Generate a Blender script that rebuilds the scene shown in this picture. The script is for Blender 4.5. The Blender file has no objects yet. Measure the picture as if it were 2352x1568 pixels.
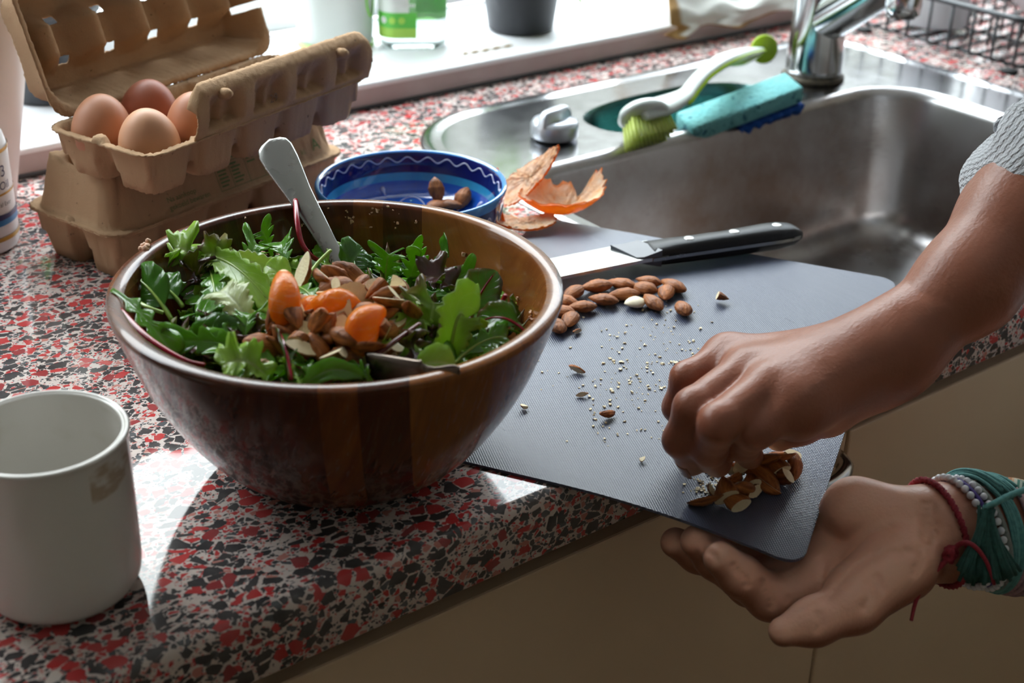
import bpy, bmesh, math, random
import numpy as np
from mathutils import Vector, Matrix, Euler
from mathutils.geometry import delaunay_2d_cdt
import openvdb

SC = bpy.context.scene
COL = SC.collection
PI = math.pi
rnd = random.Random(7)

# ------------------------------------------------------------------ camera
# world: counter top at z=0, X along the counter, Y towards the window, metres
F_PX = 3230.0
CAM = np.array([0.0, 0.0, 0.40])
RC = np.array([[0.7959870644610869, -0.6048992414863964, 0.02239421487357493],
               [-0.26185831084164557, -0.3774629208524846, -0.8882296822470364],
               [0.5457424468133129, 0.7011552260596032, -0.45885349591729724]])
camd = bpy.data.cameras.new('camera')
camd.sensor_width = 36.0
camd.lens = F_PX / 2352 * 36.0
camd.clip_start = 0.05
camd.clip_end = 100
camd.dof.use_dof = True
camd.dof.focus_distance = 0.80
camd.dof.aperture_fstop = 9.0
cam = bpy.data.objects.new('camera', camd)
mw = Matrix.Identity(4)
for i in range(3):
    mw[i][0] = RC[0][i]; mw[i][1] = -RC[1][i]; mw[i][2] = -RC[2][i]; mw[i][3] = CAM[i]
cam.matrix_world = mw
COL.objects.link(cam)
SC.camera = cam

def at(u, v, z=0.0):
    """point at height z that the photograph shows at pixel (u, v)"""
    d = RC.T @ np.array([(u - 1176) / F_PX, (v - 784) / F_PX, 1.0])
    return CAM + d * (z - CAM[2]) / d[2]

def atd(u, v, dep):
    return CAM + RC.T @ (np.array([(u - 1176) / F_PX, (v - 784) / F_PX, 1.0]) * dep)

# ------------------------------------------------------------------ light and exposure
SC.view_settings.view_transform = 'Standard'
SC.view_settings.look = 'None'
SC.view_settings.exposure = 0.0
SC.view_settings.gamma = 1.0
SC.view_settings.use_curve_mapping = False
SC.cycles.max_bounces = 10
SC.cycles.diffuse_bounces = 4
SC.cycles.glossy_bounces = 5
SC.cycles.transmission_bounces = 8
SC.cycles.transparent_max_bounces = 12
SC.cycles.caustics_reflective = False
SC.cycles.caustics_refractive = False
SC.cycles.sample_clamp_indirect = 6.0
SC.cycles.use_denoising = True

SKY = 20.0
w = bpy.data.worlds.new('overcast_sky')
SC.world = w
w.use_nodes = True
nt = w.node_tree
nt.nodes.clear()
o_ = nt.nodes.new('ShaderNodeOutputWorld')
b_ = nt.nodes.new('ShaderNodeBackground')
tc_ = nt.nodes.new('ShaderNodeTexCoord')
nz_ = nt.nodes.new('ShaderNodeTexNoise'); nz_.inputs['Scale'].default_value = 1.6; nz_.inputs['Detail'].default_value = 3
rp_ = nt.nodes.new('ShaderNodeValToRGB')
rp_.color_ramp.elements[0].position = 0.3; rp_.color_ramp.elements[0].color = (0.80, 0.88, 1.0, 1)
rp_.color_ramp.elements[1].position = 0.7; rp_.color_ramp.elements[1].color = (1.0, 1.0, 1.0, 1)
nt.links.new(tc_.outputs['Generated'], nz_.inputs['Vector'])
nt.links.new(nz_.outputs['Fac'], rp_.inputs['Fac'])
sx_ = nt.nodes.new('ShaderNodeSeparateXYZ'); nt.links.new(tc_.outputs['Generated'], sx_.inputs[0])
gr_ = nt.nodes.new('ShaderNodeMapRange')          # overcast sky: three times brighter overhead than at the horizon
gr_.inputs['From Min'].default_value = 0; gr_.inputs['From Max'].default_value = 1
gr_.inputs['To Min'].default_value = SKY / 3; gr_.inputs['To Max'].default_value = SKY
nt.links.new(sx_.outputs['Z'], gr_.inputs['Value'])
nt.links.new(gr_.outputs['Result'], b_.inputs['Strength'])
nt.links.new(rp_.outputs['Color'], b_.inputs['Color'])
nt.links.new(b_.outputs['Background'], o_.inputs['Surface'])

WIN_X0, WIN_X1, WIN_Y, SILL_Z, WIN_TOP = -0.30, 2.30, 1.245, 0.0235, 0.98
pl = bpy.data.lights.new('window_portal', 'AREA')
pl.shape = 'RECTANGLE'; pl.size = WIN_X1 - WIN_X0; pl.size_y = WIN_TOP - SILL_Z
pl.cycles.is_portal = True
po = bpy.data.objects.new('window_portal', pl)
po.location = ((WIN_X0 + WIN_X1) / 2, WIN_Y + 0.06, (WIN_TOP + SILL_Z) / 2)
po.rotation_euler = (-PI / 2, 0, 0)
COL.objects.link(po)

# ------------------------------------------------------------------ materials
MATS = {}
def newmat(name):
    m = bpy.data.materials.new(name)
    m.use_nodes = True
    m.node_tree.nodes.clear()
    return m, m.node_tree

class NB:
    """small node builder"""
    def __init__(s, name):
        s.m, s.t = newmat(name)
        s.out = s.n('ShaderNodeOutputMaterial')
        s.tc = s.n('ShaderNodeTexCoord')
    def n(s, ty, **kw):
        x = s.t.nodes.new(ty)
        for k, v in kw.items(): setattr(x, k, v)
        return x
    def l(s, a, b): s.t.links.new(a, b)
    def put(s, sock, v):
        if v is None: return
        if hasattr(v, 'is_output') or isinstance(v, bpy.types.NodeSocket): s.l(v, sock)
        elif isinstance(v, (tuple, list)) and len(v) == 3 and sock.type == 'RGBA': sock.default_value = (*v, 1)
        else: sock.default_value = v
    def math(s, op, a, b=None, c=None, clamp=False):
        x = s.n('ShaderNodeMath', operation=op); x.use_clamp = clamp
        s.put(x.inputs[0], a)
        if b is not None: s.put(x.inputs[1], b)
        if c is not None: s.put(x.inputs[2], c)
        return x.outputs[0]
    def mix(s, f, a, b, bt='MIX'):
        x = s.n('ShaderNodeMix', data_type='RGBA', blend_type=bt)
        s.put(x.inputs[0], f); s.put(x.inputs[6], a); s.put(x.inputs[7], b)
        return x.outputs[2]
    def ramp(s, f, stops, interp='LINEAR'):
        x = s.n('ShaderNodeValToRGB'); r = x.color_ramp; r.interpolation = interp
        while len(r.elements) < len(stops): r.elements.new(0.5)
        for e, (p, c) in zip(r.elements, stops):
            e.position = p; e.color = (*c, 1) if len(c) == 3 else c
        s.put(x.inputs[0], f)
        return x.outputs['Color']
    def noise(s, scale=10, detail=3, rough=.55, vec=None, dist=0):
        x = s.n('ShaderNodeTexNoise')
        x.inputs['Scale'].default_value = scale; x.inputs['Detail'].default_value = detail
        x.inputs['Roughness'].default_value = rough; x.inputs['Distortion'].default_value = dist
        s.l(vec or s.tc.outputs['Object'], x.inputs['Vector'])
        return x.outputs['Fac'], x.outputs['Color']
    def mapping(s, scale=(1, 1, 1), rot=(0, 0, 0), loc=(0, 0, 0), vec=None):
        x = s.n('ShaderNodeMapping')
        x.inputs['Scale'].default_value = scale; x.inputs['Rotation'].default_value = rot; x.inputs['Location'].default_value = loc
        s.l(vec or s.tc.outputs['Object'], x.inputs['Vector'])
        return x.outputs[0]
    def sep(s, vec=None):
        x = s.n('ShaderNodeSeparateXYZ'); s.l(vec or s.tc.outputs['Object'], x.inputs[0]); return x.outputs
    def bump(s, h, strength=.3, dist=.001):
        x = s.n('ShaderNodeBump'); x.inputs['Strength'].default_value = strength; x.inputs['Distance'].default_value = dist
        s.put(x.inputs['Height'], h); return x.outputs[0]
    def bsdf(s, color, rough=.5, metal=0, normal=None, **kw):
        x = s.n('ShaderNodeBsdfPrincipled')
        s.put(x.inputs['Base Color'], color); s.put(x.inputs['Roughness'], rough); s.put(x.inputs['Metallic'], metal)
        if normal is not None: s.l(normal, x.inputs['Normal'])
        for k, v in kw.items(): s.put(x.inputs[k.replace('_', ' ')], v)
        return x.outputs[0]
    def done(s, sh):
        s.l(sh, s.out.inputs['Surface']); return s.m

def M(name, c1, c2=None, scale=40, rough=.5, metal=0, bump=0, bscale=None, bdist=.001, vary=0, **kw):
    """plain procedural material: two colours mixed by noise, optional bump and variation between copies"""
    if name in MATS: return MATS[name]
    b = NB(name)
    f, _ = b.noise(scale, 4)
    c2 = c2 or tuple(x * .82 for x in c1)
    col = b.mix(b.math('MULTIPLY_ADD', f, 2.2, -.6, clamp=True), c1, c2)
    if vary:
        oi = b.n('ShaderNodeObjectInfo')
        hs = b.n('ShaderNodeHueSaturation')
        b.l(b.math('MULTIPLY_ADD', oi.outputs['Random'], vary, 1 - vary / 2), hs.inputs['Value'])
        b.l(b.math('MULTIPLY_ADD', oi.outputs['Random'], vary * .06, .5 - vary * .03), hs.inputs['Hue'])
        b.l(col, hs.inputs['Color']); col = hs.outputs[0]
    nm = None
    if bump:
        h, _ = b.noise(bscale or scale * 4, 4)
        nm = b.bump(h, bump, bdist)
    MATS[name] = b.done(b.bsdf(col, rough, metal, nm, **kw))
    return MATS[name]

def mat_terrazzo():
    b = NB('red_black_terrazzo')
    nf, nc = b.noise(38, 2)
    vadd = b.n('ShaderNodeVectorMath', operation='MULTIPLY_ADD')
    b.l(nc, vadd.inputs[0]); vadd.inputs[1].default_value = (.006, .006, .006); b.l(b.tc.outputs['Object'], vadd.inputs[2])
    vec = vadd.outputs[0]
    def layer(scale, thr, dens, stops, off):
        mp = b.mapping(scale=(1, 1.25, 1.15), rot=(.3 * off, .2, .5 * off), loc=(off, off * 2, off * .7), vec=vec)
        v1 = b.n('ShaderNodeTexVoronoi', feature='F1'); v1.inputs['Scale'].default_value = scale
        v2 = b.n('ShaderNodeTexVoronoi', feature='DISTANCE_TO_EDGE'); v2.inputs['Scale'].default_value = scale
        b.l(mp, v1.inputs['Vector']); b.l(mp, v2.inputs['Vector'])
        s3 = b.n('ShaderNodeSeparateColor'); b.l(v1.outputs['Color'], s3.inputs[0])
        e = b.math('GREATER_THAN', v2.outputs['Distance'], b.math('MULTIPLY_ADD', s3.outputs[2], .16, thr))
        d = b.math('LESS_THAN', s3.outputs[0], dens)
        return b.math('MULTIPLY', e, d), b.ramp(s3.outputs[1], stops, 'CONSTANT')
    RED, DR, BK, GR, CR, PK = (.52, .012, .014), (.30, .008, .012), (.012, .014, .018), (.05, .065, .075), (.70, .60, .54), (.55, .20, .16)
    base = b.mix(b.noise(160, 3)[0], (.74, .65, .61), (.60, .47, .43))
    m3, c3 = layer(520, .02, .78, [(0, BK), (.28, RED), (.42, CR), (.72, PK), (.86, GR)], 3.1)
    m2, c2 = layer(240, .03, .74, [(0, BK), (.36, RED), (.55, CR), (.70, PK), (.82, GR)], 1.7)
    m1, c1 = layer(122, .03, .62, [(0, BK), (.40, RED), (.64, DR), (.72, BK), (.94, CR)], .4)
    col = b.mix(m3, base, c3); col = b.mix(m2, col, c2); col = b.mix(m1, col, c1)
    col = b.mix(b.math('MULTIPLY', b.noise(70, 4)[0], .28), col, (.42, .38, .36))
    r = b.math('MULTIPLY_ADD', b.noise(9, 4)[0], .05, .025)
    nm = b.bump(b.noise(700, 2)[0], .02, .0003)
    return b.done(b.bsdf(col, r, 0, nm, IOR=1.42))

def mat_wood():
    b = NB('oiled_acacia_wood')
    x, y, z = b.sep(b.mapping(rot=(0, 0, .62)))
    strip = b.math('MULTIPLY_ADD', x, 40, b.math('MULTIPLY', b.math('SINE', b.math('MULTIPLY', x, 47)), .45))
    fl = b.math('FLOOR', strip)
    wn = b.n('ShaderNodeTexWhiteNoise', noise_dimensions='1D'); b.l(fl, wn.inputs['W'])
    grain = b.mapping(scale=(85, 9, 9), rot=(0, 0, .62))
    off = b.n('ShaderNodeCombineXYZ'); b.l(b.math('MULTIPLY', wn.outputs['Value'], 30), off.inputs[1])
    ad = b.n('ShaderNodeVectorMath', operation='ADD'); b.l(grain, ad.inputs[0]); b.l(off.outputs[0], ad.inputs[1])
    g1, _ = b.noise(1.6, 6, .6, ad.outputs[0], .8)
    g2, _ = b.noise(7, 4, .6, ad.outputs[0])
    t = b.math('ADD', b.math('MULTIPLY', wn.outputs['Value'], .55), b.math('MULTIPLY', g1, .55))
    col = b.ramp(t, [(.22, (.040, .010, .005)), (.42, (.105, .026, .008)), (.62, (.20, .058, .013)), (.86, (.33, .120, .027))])
    col = b.mix(b.math('MULTIPLY', g2, .35), col, (.03, .01, .005))
    r = b.math('MULTIPLY_ADD', g2, .12, .20)
    return b.done(b.bsdf(col, r, 0, b.bump(g2, .08, .0008), Specular_IOR_Level=.15, Coat_Weight=.42, Coat_Roughness=.05))

def mat_mat():
    b = NB('knurled_dark_grey_plastic')
    x, y, z = b.sep(b.mapping(rot=(0, 0, -.25)))
    k = 2 * PI / .0016
    h = b.math('MULTIPLY', b.math('SINE', b.math('MULTIPLY', x, k)), b.math('SINE', b.math('MULTIPLY', y, k * .75)))
    f, _ = b.noise(14, 5)
    col = b.mix(f, (.052, .062, .105), (.080, .092, .140))
    scr, _ = b.noise(30, 3, .5, b.mapping(scale=(12, 1, 1), rot=(0, 0, .5)))
    r = b.math('MULTIPLY_ADD', scr, .14, .24)
    return b.done(b.bsdf(col, r, 0, b.bump(h, .35, .00035), Specular_IOR_Level=.75))

def mat_steel(name, c=(.56, .56, .57), r0=.18, r1=.18, stain=0.0, brush=(1, 1, 60), bmp=.04):
    b = NB(name)
    f, _ = b.noise(9, 5)
    g, _ = b.noise(60, 3, .5, b.mapping(scale=brush))
    col = b.mix(b.math('MULTIPLY', f, .35), c, tuple(v * .7 for v in c))
    if stain:
        s_, _ = b.noise(6.5, 6, .65)
        col = b.mix(b.math('MULTIPLY', b.math('MULTIPLY_ADD', s_, 4, -1.75, clamp=True), stain), col, (.24, .165, .125))
    r = b.math('MULTIPLY_ADD', b.math('ADD', f, g), r1 * .5, r0)
    return b.done(b.bsdf(col, r, 1, b.bump(g, bmp, .0004)))

def leafmat(name, c1, c2, rib=(.30, .42, .12), rough=.12, vein=.5, edge=None, tl=.45):
    """wet salad leaf: attribute 'st' carries the position along and across the leaf"""
    b = NB(name)
    a = b.n('ShaderNodeAttribute', attribute_name='st')
    t_, s_, _ = b.sep(a.outputs['Vector'])
    ab = b.math('ABSOLUTE', s_)
    f, _ = b.noise(70, 4)
    oi = b.n('ShaderNodeObjectInfo')
    k = b.math('ADD', b.math('MULTIPLY', f, .6), b.math('MULTIPLY', oi.outputs['Random'], .45))
    col = b.mix(k, c1, c2)
    if edge:
        e = b.math('MULTIPLY_ADD', ab, 2.2, -1.0, clamp=True)
        col = b.mix(b.math('MULTIPLY', e, b.math('MULTIPLY_ADD', t_, 1.3, -.1, clamp=True)), col, edge)
    v = b.math('PINGPONG', b.math('ADD', b.math('MULTIPLY', t_, 7.0), b.math('MULTIPLY', ab, -2.0)), .5)
    vl = b.math('SUBTRACT', 1.0, b.math('MULTIPLY', v, 14), clamp=True)
    rb = b.math('SUBTRACT', 1.0, b.math('MULTIPLY', ab, 7.5), clamp=True)
    ln = b.math('MAXIMUM', rb, b.math('MULTIPLY', vl, vein))
    col = b.mix(b.math('MULTIPLY', ln, .75), col, rib)
    nm = b.bump(b.math('ADD', b.math('MULTIPLY', f, .8), b.math('MULTIPLY', ln, -.5)), .5, .0012)
    p = b.bsdf(col, rough, 0, nm, Specular_IOR_Level=.75)
    tr = b.n('ShaderNodeBsdfTranslucent'); b.l(b.mix(.4, col, (.42, .6, .03)), tr.inputs['Color'])
    ms = b.n('ShaderNodeMixShader'); ms.inputs[0].default_value = tl
    b.l(p, ms.inputs[1]); b.l(tr.outputs[0], ms.inputs[2])
    return b.done(ms.outputs[0])

def mat_glass_pane():
    b = NB('window_glass')
    tr = b.n('ShaderNodeBsdfTransparent'); gl = b.n('ShaderNodeBsdfGlossy'); gl.inputs['Roughness'].default_value = .01
    fr = b.n('ShaderNodeFresnel'); fr.inputs['IOR'].default_value = 1.45
    f, _ = b.noise(3, 2); b.l(b.mix(f, (.97, .99, .98), (.94, .97, .96)), tr.inputs['Color'])
    ms = b.n('ShaderNodeMixShader'); ge = b.n('ShaderNodeNewGeometry'); b.l(b.math('MULTIPLY', fr.outputs[0], b.math('SUBTRACT', 1.0, ge.outputs['Backfacing'])), ms.inputs[0]); b.l(tr.outputs[0], ms.inputs[1]); b.l(gl.outputs[0], ms.inputs[2])
    return b.done(ms.outputs[0])

def mat_skin():
    """brown skin, paler on the palm (attribute 'palm')"""
    b = NB('brown_skin')
    a = b.n('ShaderNodeAttribute', attribute_name='palm')
    f, _ = b.noise(28, 5); g, _ = b.noise(500, 3)
    back = b.mix(f, (.37, .130, .072), (.23, .076, .042))
    palm = b.mix(f, (.93, .54, .39), (.83, .42, .29))
    col = b.mix(a.outputs['Fac'], back, palm)
    cr, _ = b.noise(90, 4, .6, b.mapping(scale=(1, 2.5, 1)))
    nm = b.bump(b.math('ADD', g, b.math('MULTIPLY', cr, 1.5)), .28, .0009)
    return b.done(b.bsdf(col, b.math('MULTIPLY_ADD', f, .15, .34), 0, nm, Specular_IOR_Level=.5, Subsurface_Weight=.12, Subsurface_Radius=(.012, .005, .003), Subsurface_Scale=.5))

def mat_almond():
    b = NB('almond_skin')
    mp = b.mapping(scale=(35, 420, 420))
    f, _ = b.noise(1, 4, .6, mp, .3)
    g, _ = b.noise(160, 3)
    oi = b.n('ShaderNodeObjectInfo')
    col = b.mix(b.math('MULTIPLY_ADD', f, 3.0, -1.0, clamp=True), (.46, .16, .045), (.15, .045, .014))
    hs = b.n('ShaderNodeHueSaturation'); b.l(b.math('MULTIPLY_ADD', oi.outputs['Random'], .5, .75), hs.inputs['Value']); b.l(col, hs.inputs['Color'])
    nm = b.bump(b.math('ADD', f, b.math('MULTIPLY', g, .4)), .9, .0012)
    return b.done(b.bsdf(hs.outputs[0], .50, 0, nm, Specular_IOR_Level=.3))

def mat_carton():
    b = NB('brown_moulded_pulp')
    f, _ = b.noise(45, 5); g, _ = b.noise(900, 4, .7); s_, _ = b.noise(260, 2)
    col = b.mix(f, (.51, .335, .195), (.42, .26, .145))
    col = b.mix(b.math('MULTIPLY_ADD', s_, 9, -6.3, clamp=True), col, (.14, .08, .05))
    nm = b.bump(b.math('ADD', g, b.math('MULTIPLY', f, 1.2)), .45, .0012)
    return b.done(b.bsdf(col, .85, 0, nm, Specular_IOR_Level=.2))

TERR = mat_terrazzo(); WOOD = mat_wood(); MATP = mat_mat()
STEEL = mat_steel('scratched_sink_steel', (.38, .38, .39), .10, .14, .0)
STEELB = mat_steel('stained_sink_steel', (.46, .45, .45), .20, .18, .85)
CHROME = mat_steel('dull_chrome', (.62, .64, .65), .06, .12, 0)
CUTLERY = mat_steel('cutlery_steel', (.36, .36, .34), .24, .06, 0, (1, 1, 1), .0)
SKIN = mat_skin(); ALM = mat_almond(); PULP = mat_carton(); PANE = mat_glass_pane()
KERNEL = M('cream_almond_flesh', (.88, .77, .54), (.76, .62, .37), 200, .55, bump=.3)
G_ROCKET = leafmat('rocket_green', (.060, .24, .016), (.19, .45, .03), (.24, .42, .10))
G_SPIN = leafmat('spinach_green', (.030, .13, .014), (.08, .25, .022), (.16, .32, .07), rough=.16)
G_CHARD = leafmat('baby_chard_green', (.045, .16, .022), (.11, .28, .045), (.33, .02, .03), rough=.18, edge=(.10, .03, .02))
G_LETT = leafmat('lettuce_green', (.28, .52, .05), (.52, .68, .16), (.62, .70, .32), rough=.25, vein=.3, tl=.45)
G_PALE = leafmat('pale_lettuce', (.52, .62, .25), (.72, .76, .45), (.82, .84, .62), rough=.3, vein=.3, tl=.45)
G_PURP = leafmat('purple_lettuce', (.05, .012, .016), (.11, .03, .03), (.16, .10, .03), rough=.2, vein=.3)
G_MIX = leafmat('red_edged_lettuce', (.18, .33, .04), (.34, .46, .09), (.45, .55, .2), rough=.25, vein=.3, edge=(.17, .045, .05), tl=.4)

# ------------------------------------------------------------------ object helpers
WL = {}
def wloc(o): return WL.get(o.name, np.zeros(3))

def obj(name, verts, faces, mat=None, parent=None, smooth=True, fm=None, base=None, st=None, fattr=None):
    """link ONE mesh object; verts are in world space, the origin goes to its base (or the parent's frame)"""
    v = np.asarray(verts, float).reshape(-1, 3)
    if parent is not None: org = wloc(parent) if base is None else np.asarray(base, float)
    elif base is not None: org = np.asarray(base, float)
    else:
        org = np.array([(v[:, 0].min() + v[:, 0].max()) / 2, (v[:, 1].min() + v[:, 1].max()) / 2, v[:, 2].min()])
    me = bpy.data.meshes.new(name)
    me.from_pydata((v - org).tolist(), [], [tuple(map(int, f)) for f in faces])
    mats = mat if isinstance(mat, (list, tuple)) else [mat]
    for m in mats:
        if m: me.materials.append(m)
    if fm is not None: me.polygons.foreach_set('material_index', np.asarray(fm, np.int32))
    if smooth: me.polygons.foreach_set('use_smooth', np.ones(len(me.polygons), bool))
    if st is not None:
        a = me.attributes.new('st', 'FLOAT_VECTOR', 'POINT'); a.data.foreach_set('vector', np.asarray(st, np.float32).ravel())
    if fattr is not None:
        a = me.attributes.new(fattr[0], 'FLOAT', 'POINT'); a.data.foreach_set('value', np.asarray(fattr[1], np.float32))
    me.update()
    o = bpy.data.objects.new(name, me)
    COL.objects.link(o)
    if parent is not None:
        o.parent = parent
        o.location = org - wloc(parent)
    else: o.location = org
    WL[o.name] = org
    return o

def thing(name, label, cat, loc=(0, 0, 0), group=None):
    o = bpy.data.objects.new(name, None); COL.objects.link(o)
    o.empty_display_size = .02
    o.location = loc; WL[o.name] = np.asarray(loc, float)
    return tag(o, label, cat, group)

def tag(o, label=None, cat=None, group=None, kind=None):
    if label: o['label'] = label
    if cat: o['category'] = cat
    if group: o['group'] = group
    if kind: o['kind'] = kind
    return o

def copy_tree(o, parent=None):
    c = o.copy(); COL.objects.link(c)
    if parent is not None: c.parent = parent
    for ch in list(o.children): copy_tree(ch, c)
    return c

def edge_smooth(o, ang=40):
    """keep edges sharper than ang crisp"""
    me = o.data
    bm = bmesh.new(); bm.from_mesh(me)
    for e in bm.edges:
        if len(e.link_faces) == 2 and e.calc_face_angle(0) > math.radians(ang): e.smooth = False
    bm.to_mesh(me); bm.free()
    return o

def join(*parts):
    vs, fs, n = [], [], 0
    for v, f in parts:
        v = np.asarray(v, float); vs.append(v); fs += [tuple(i + n for i in q) for q in f]; n += len(v)
    return np.concatenate(vs), fs

def box(c, s, bev=0.0, seg=2, R=None):
    bm = bmesh.new(); bmesh.ops.create_cube(bm, size=1)
    for v in bm.verts: v.co = Vector((v.co.x * s[0], v.co.y * s[1], v.co.z * s[2]))
    if bev: bmesh.ops.bevel(bm, geom=bm.edges[:], offset=bev, segments=seg, affect='EDGES', profile=.5)
    V = np.array([v.co for v in bm.verts]); bm.verts.index_update()
    F = [tuple(v.index for v in f.verts) for f in bm.faces]; bm.free()
    if R is not None: V = V @ np.asarray(R).T
    return V + np.asarray(c, float), F

def lathe(prof, n=48, c=(0, 0, 0), cap=True):
    prof = [(max(r, 0), z) for r, z in prof]
    V = []; F = []
    a = np.linspace(0, 2 * PI, n, endpoint=False)
    for r, z in prof: V += [(c[0] + r * math.cos(t), c[1] + r * math.sin(t), c[2] + z) for t in a]
    for i in range(len(prof) - 1):
        for j in range(n):
            k = (j + 1) % n
            F.append((i * n + j, i * n + k, (i + 1) * n + k, (i + 1) * n + j))
    if cap:
        F.append(tuple(range(n - 1, -1, -1))) if prof[0][0] > 1e-6 else None
        m = (len(prof) - 1) * n
        F.append(tuple(range(m, m + n))) if prof[-1][0] > 1e-6 else None
    F = [f for f in F if f]
    return np.array(V), F

def weld(V, F, eps=1e-6):
    key = {}; idx = []; out = []
    for v in np.round(np.asarray(V) / eps).astype(np.int64):
        t = tuple(v)
        if t not in key: key[t] = len(out); out.append(len(idx))
        idx.append(key[t])
    V2 = np.asarray(V)[out]; F2 = []
    for f in F:
        g = []
        for i in f:
            j = idx[i]
            if not g or g[-1] != j: g.append(j)
        if len(g) > 1 and g[0] == g[-1]: g.pop()
        if len(set(g)) > 2: F2.append(tuple(g))
    return V2, F2

def spline(P, n=40, closed=False):
    P = np.asarray(P, float); m = len(P); out = []
    segs = m if closed else m - 1
    for i in range(segs):
        p0, p1, p2, p3 = (P[(i - 1) % m], P[i], P[(i + 1) % m], P[(i + 2) % m]) if closed else (P[max(i - 1, 0)], P[i], P[i + 1], P[min(i + 2, m - 1)])
        for t in np.linspace(0, 1, max(2, n // segs), endpoint=False):
            out.append(.5 * (2 * p1 + (p2 - p0) * t + (2 * p0 - 5 * p1 + 4 * p2 - p3) * t * t + (3 * p1 - p0 - 3 * p2 + p3) * t ** 3))
    if not closed: out.append(P[-1])
    return np.array(out)

def frames(P, closed=False, up=(0, 0, 1)):
    P = np.asarray(P, float)
    T = np.roll(P, -1, 0) - np.roll(P, 1, 0) if closed else np.gradient(P, axis=0)
    T = T / np.maximum(np.linalg.norm(T, axis=1, keepdims=True), 1e-12)
    u = np.asarray(up, float)
    if abs(T[0] @ u) > .95: u = np.array([1., 0, 0])
    N = []; cur = u - T[0] * (u @ T[0])
    for t in T:
        cur = cur - t * (cur @ t); cur = cur / max(np.linalg.norm(cur), 1e-9); N.append(cur)
    N = np.array(N)
    return T, N, np.cross(T, N)

def tube(P, r, n=8, closed=False, flat=1.0, up=(0, 0, 1)):
    """round (or flattened) tube along points P"""
    P = np.asarray(P, float); k = len(P)
    r = np.full(k, r) if np.isscalar(r) else np.asarray(r, float)
    T, N, B = frames(P, closed, up)
    a = np.linspace(0, 2 * PI, n, endpoint=False)
    V = (P[:, None] + r[:, None, None] * (np.cos(a)[None, :, None] * N[:, None] * flat + np.sin(a)[None, :, None] * B[:, None])).reshape(-1, 3)
    F = []
    for i in range(k if closed else k - 1):
        i2 = (i + 1) % k
        for j in range(n):
            F.append((i * n + j, i * n + (j + 1) % n, i2 * n + (j + 1) % n, i2 * n + j))
    if not closed: F += [tuple(range(n - 1, -1, -1)), tuple(range((k - 1) * n, k * n))]
    return V, F

def grid(fn, nu, nv):
    """fn(u,v)->xyz with arrays u,v in 0..1"""
    u, v = np.meshgrid(np.linspace(0, 1, nu), np.linspace(0, 1, nv), indexing='ij')
    V = fn(u, v).reshape(-1, 3)
    F = [(i * nv + j, (i + 1) * nv + j, (i + 1) * nv + j + 1, i * nv + j + 1) for i in range(nu - 1) for j in range(nv - 1)]
    return V, F

def rrect(x0, x1, y0, y1, r, n=8):
    """rounded rectangle outline, counter-clockwise; r may be four radii (x0y0, x1y0, x1y1, x0y1)"""
    rs = (r,) * 4 if np.isscalar(r) else r
    P = []
    for (cx, cy, sx, sy, a0), rr in zip(((x0, y0, 1, 1, PI), (x1, y0, -1, 1, 1.5 * PI), (x1, y1, -1, -1, 0), (x0, y1, 1, -1, .5 * PI)), rs):
        for t in np.linspace(0, PI / 2, n + 1): P.append((cx + sx * rr + rr * math.cos(a0 + t), cy + sy * rr + rr * math.sin(a0 + t)))
    return np.array(P)

def loft(rings):
    V = np.concatenate(rings); n = len(rings[0]); F = []
    for i in range(len(rings) - 1):
        for j in range(n):
            k = (j + 1) % n
            F.append((i * n + j, i * n + k, (i + 1) * n + k, (i + 1) * n + j))
    return V, F

def plate(outer, holes, z):
    """flat triangulated plate with holes"""
    pts = [tuple(p) for p in outer]; edges = [(i, (i + 1) % len(outer)) for i in range(len(outer))]
    for h in holes:
        n0 = len(pts); pts += [tuple(p) for p in h]; edges += [(n0 + i, n0 + (i + 1) % len(h)) for i in range(len(h))]
    v, e, f, *_ = delaunay_2d_cdt([Vector(p) for p in pts], edges, [], 0, 1e-7)
    v = np.array([(p.x, p.y) for p in v])
    def inside(poly, p):
        x, y = poly[:, 0], poly[:, 1]; x2, y2 = np.roll(x, -1), np.roll(y, -1)
        c = ((y > p[1]) != (y2 > p[1])) & (p[0] < (x2 - x) * (p[1] - y) / (y2 - y + 1e-15) + x)
        return c.sum() % 2 == 1
    F = []
    for t in f:
        c = v[list(t)].mean(0)
        if inside(np.asarray(outer), c) and not any(inside(np.asarray(h), c) for h in holes):
            a, b_, c_ = v[list(t)][:3]
            if np.cross(b_ - a, c_ - a) < 0: t = tuple(reversed(t))
            F.append(tuple(t))
    return np.c_[v, np.full(len(v), z)], F

def rotz(a): c, s = math.cos(a), math.sin(a); return np.array([[c, -s, 0], [s, c, 0], [0, 0, 1.]])
def eul(x, y, z): return np.array(Euler((x, y, z)).to_matrix())

def text(name, s, size, parent, place, mat, bend=None, align='LEFT', ext=0.0):
    """flat lettering; place(x, y) maps text-plane points to world points"""
    cu = bpy.data.curves.new(name, 'FONT'); cu.body = s; cu.size = size; cu.align_x = align
    cu.resolution_u = 3
    to = bpy.data.objects.new(name + '_tmp', cu); COL.objects.link(to)
    dg = bpy.context.evaluated_depsgraph_get()
    me = bpy.data.meshes.new_from_object(to.evaluated_get(dg))
    V = np.array([v.co for v in me.vertices]); F = [tuple(p.vertices) for p in me.polygons]
    bpy.data.objects.remove(to); bpy.data.curves.remove(cu); bpy.data.meshes.remove(me)
    W = np.array([place(x, y) for x, y, _ in V])
    return obj(name, W, F, mat, parent, smooth=False)

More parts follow.
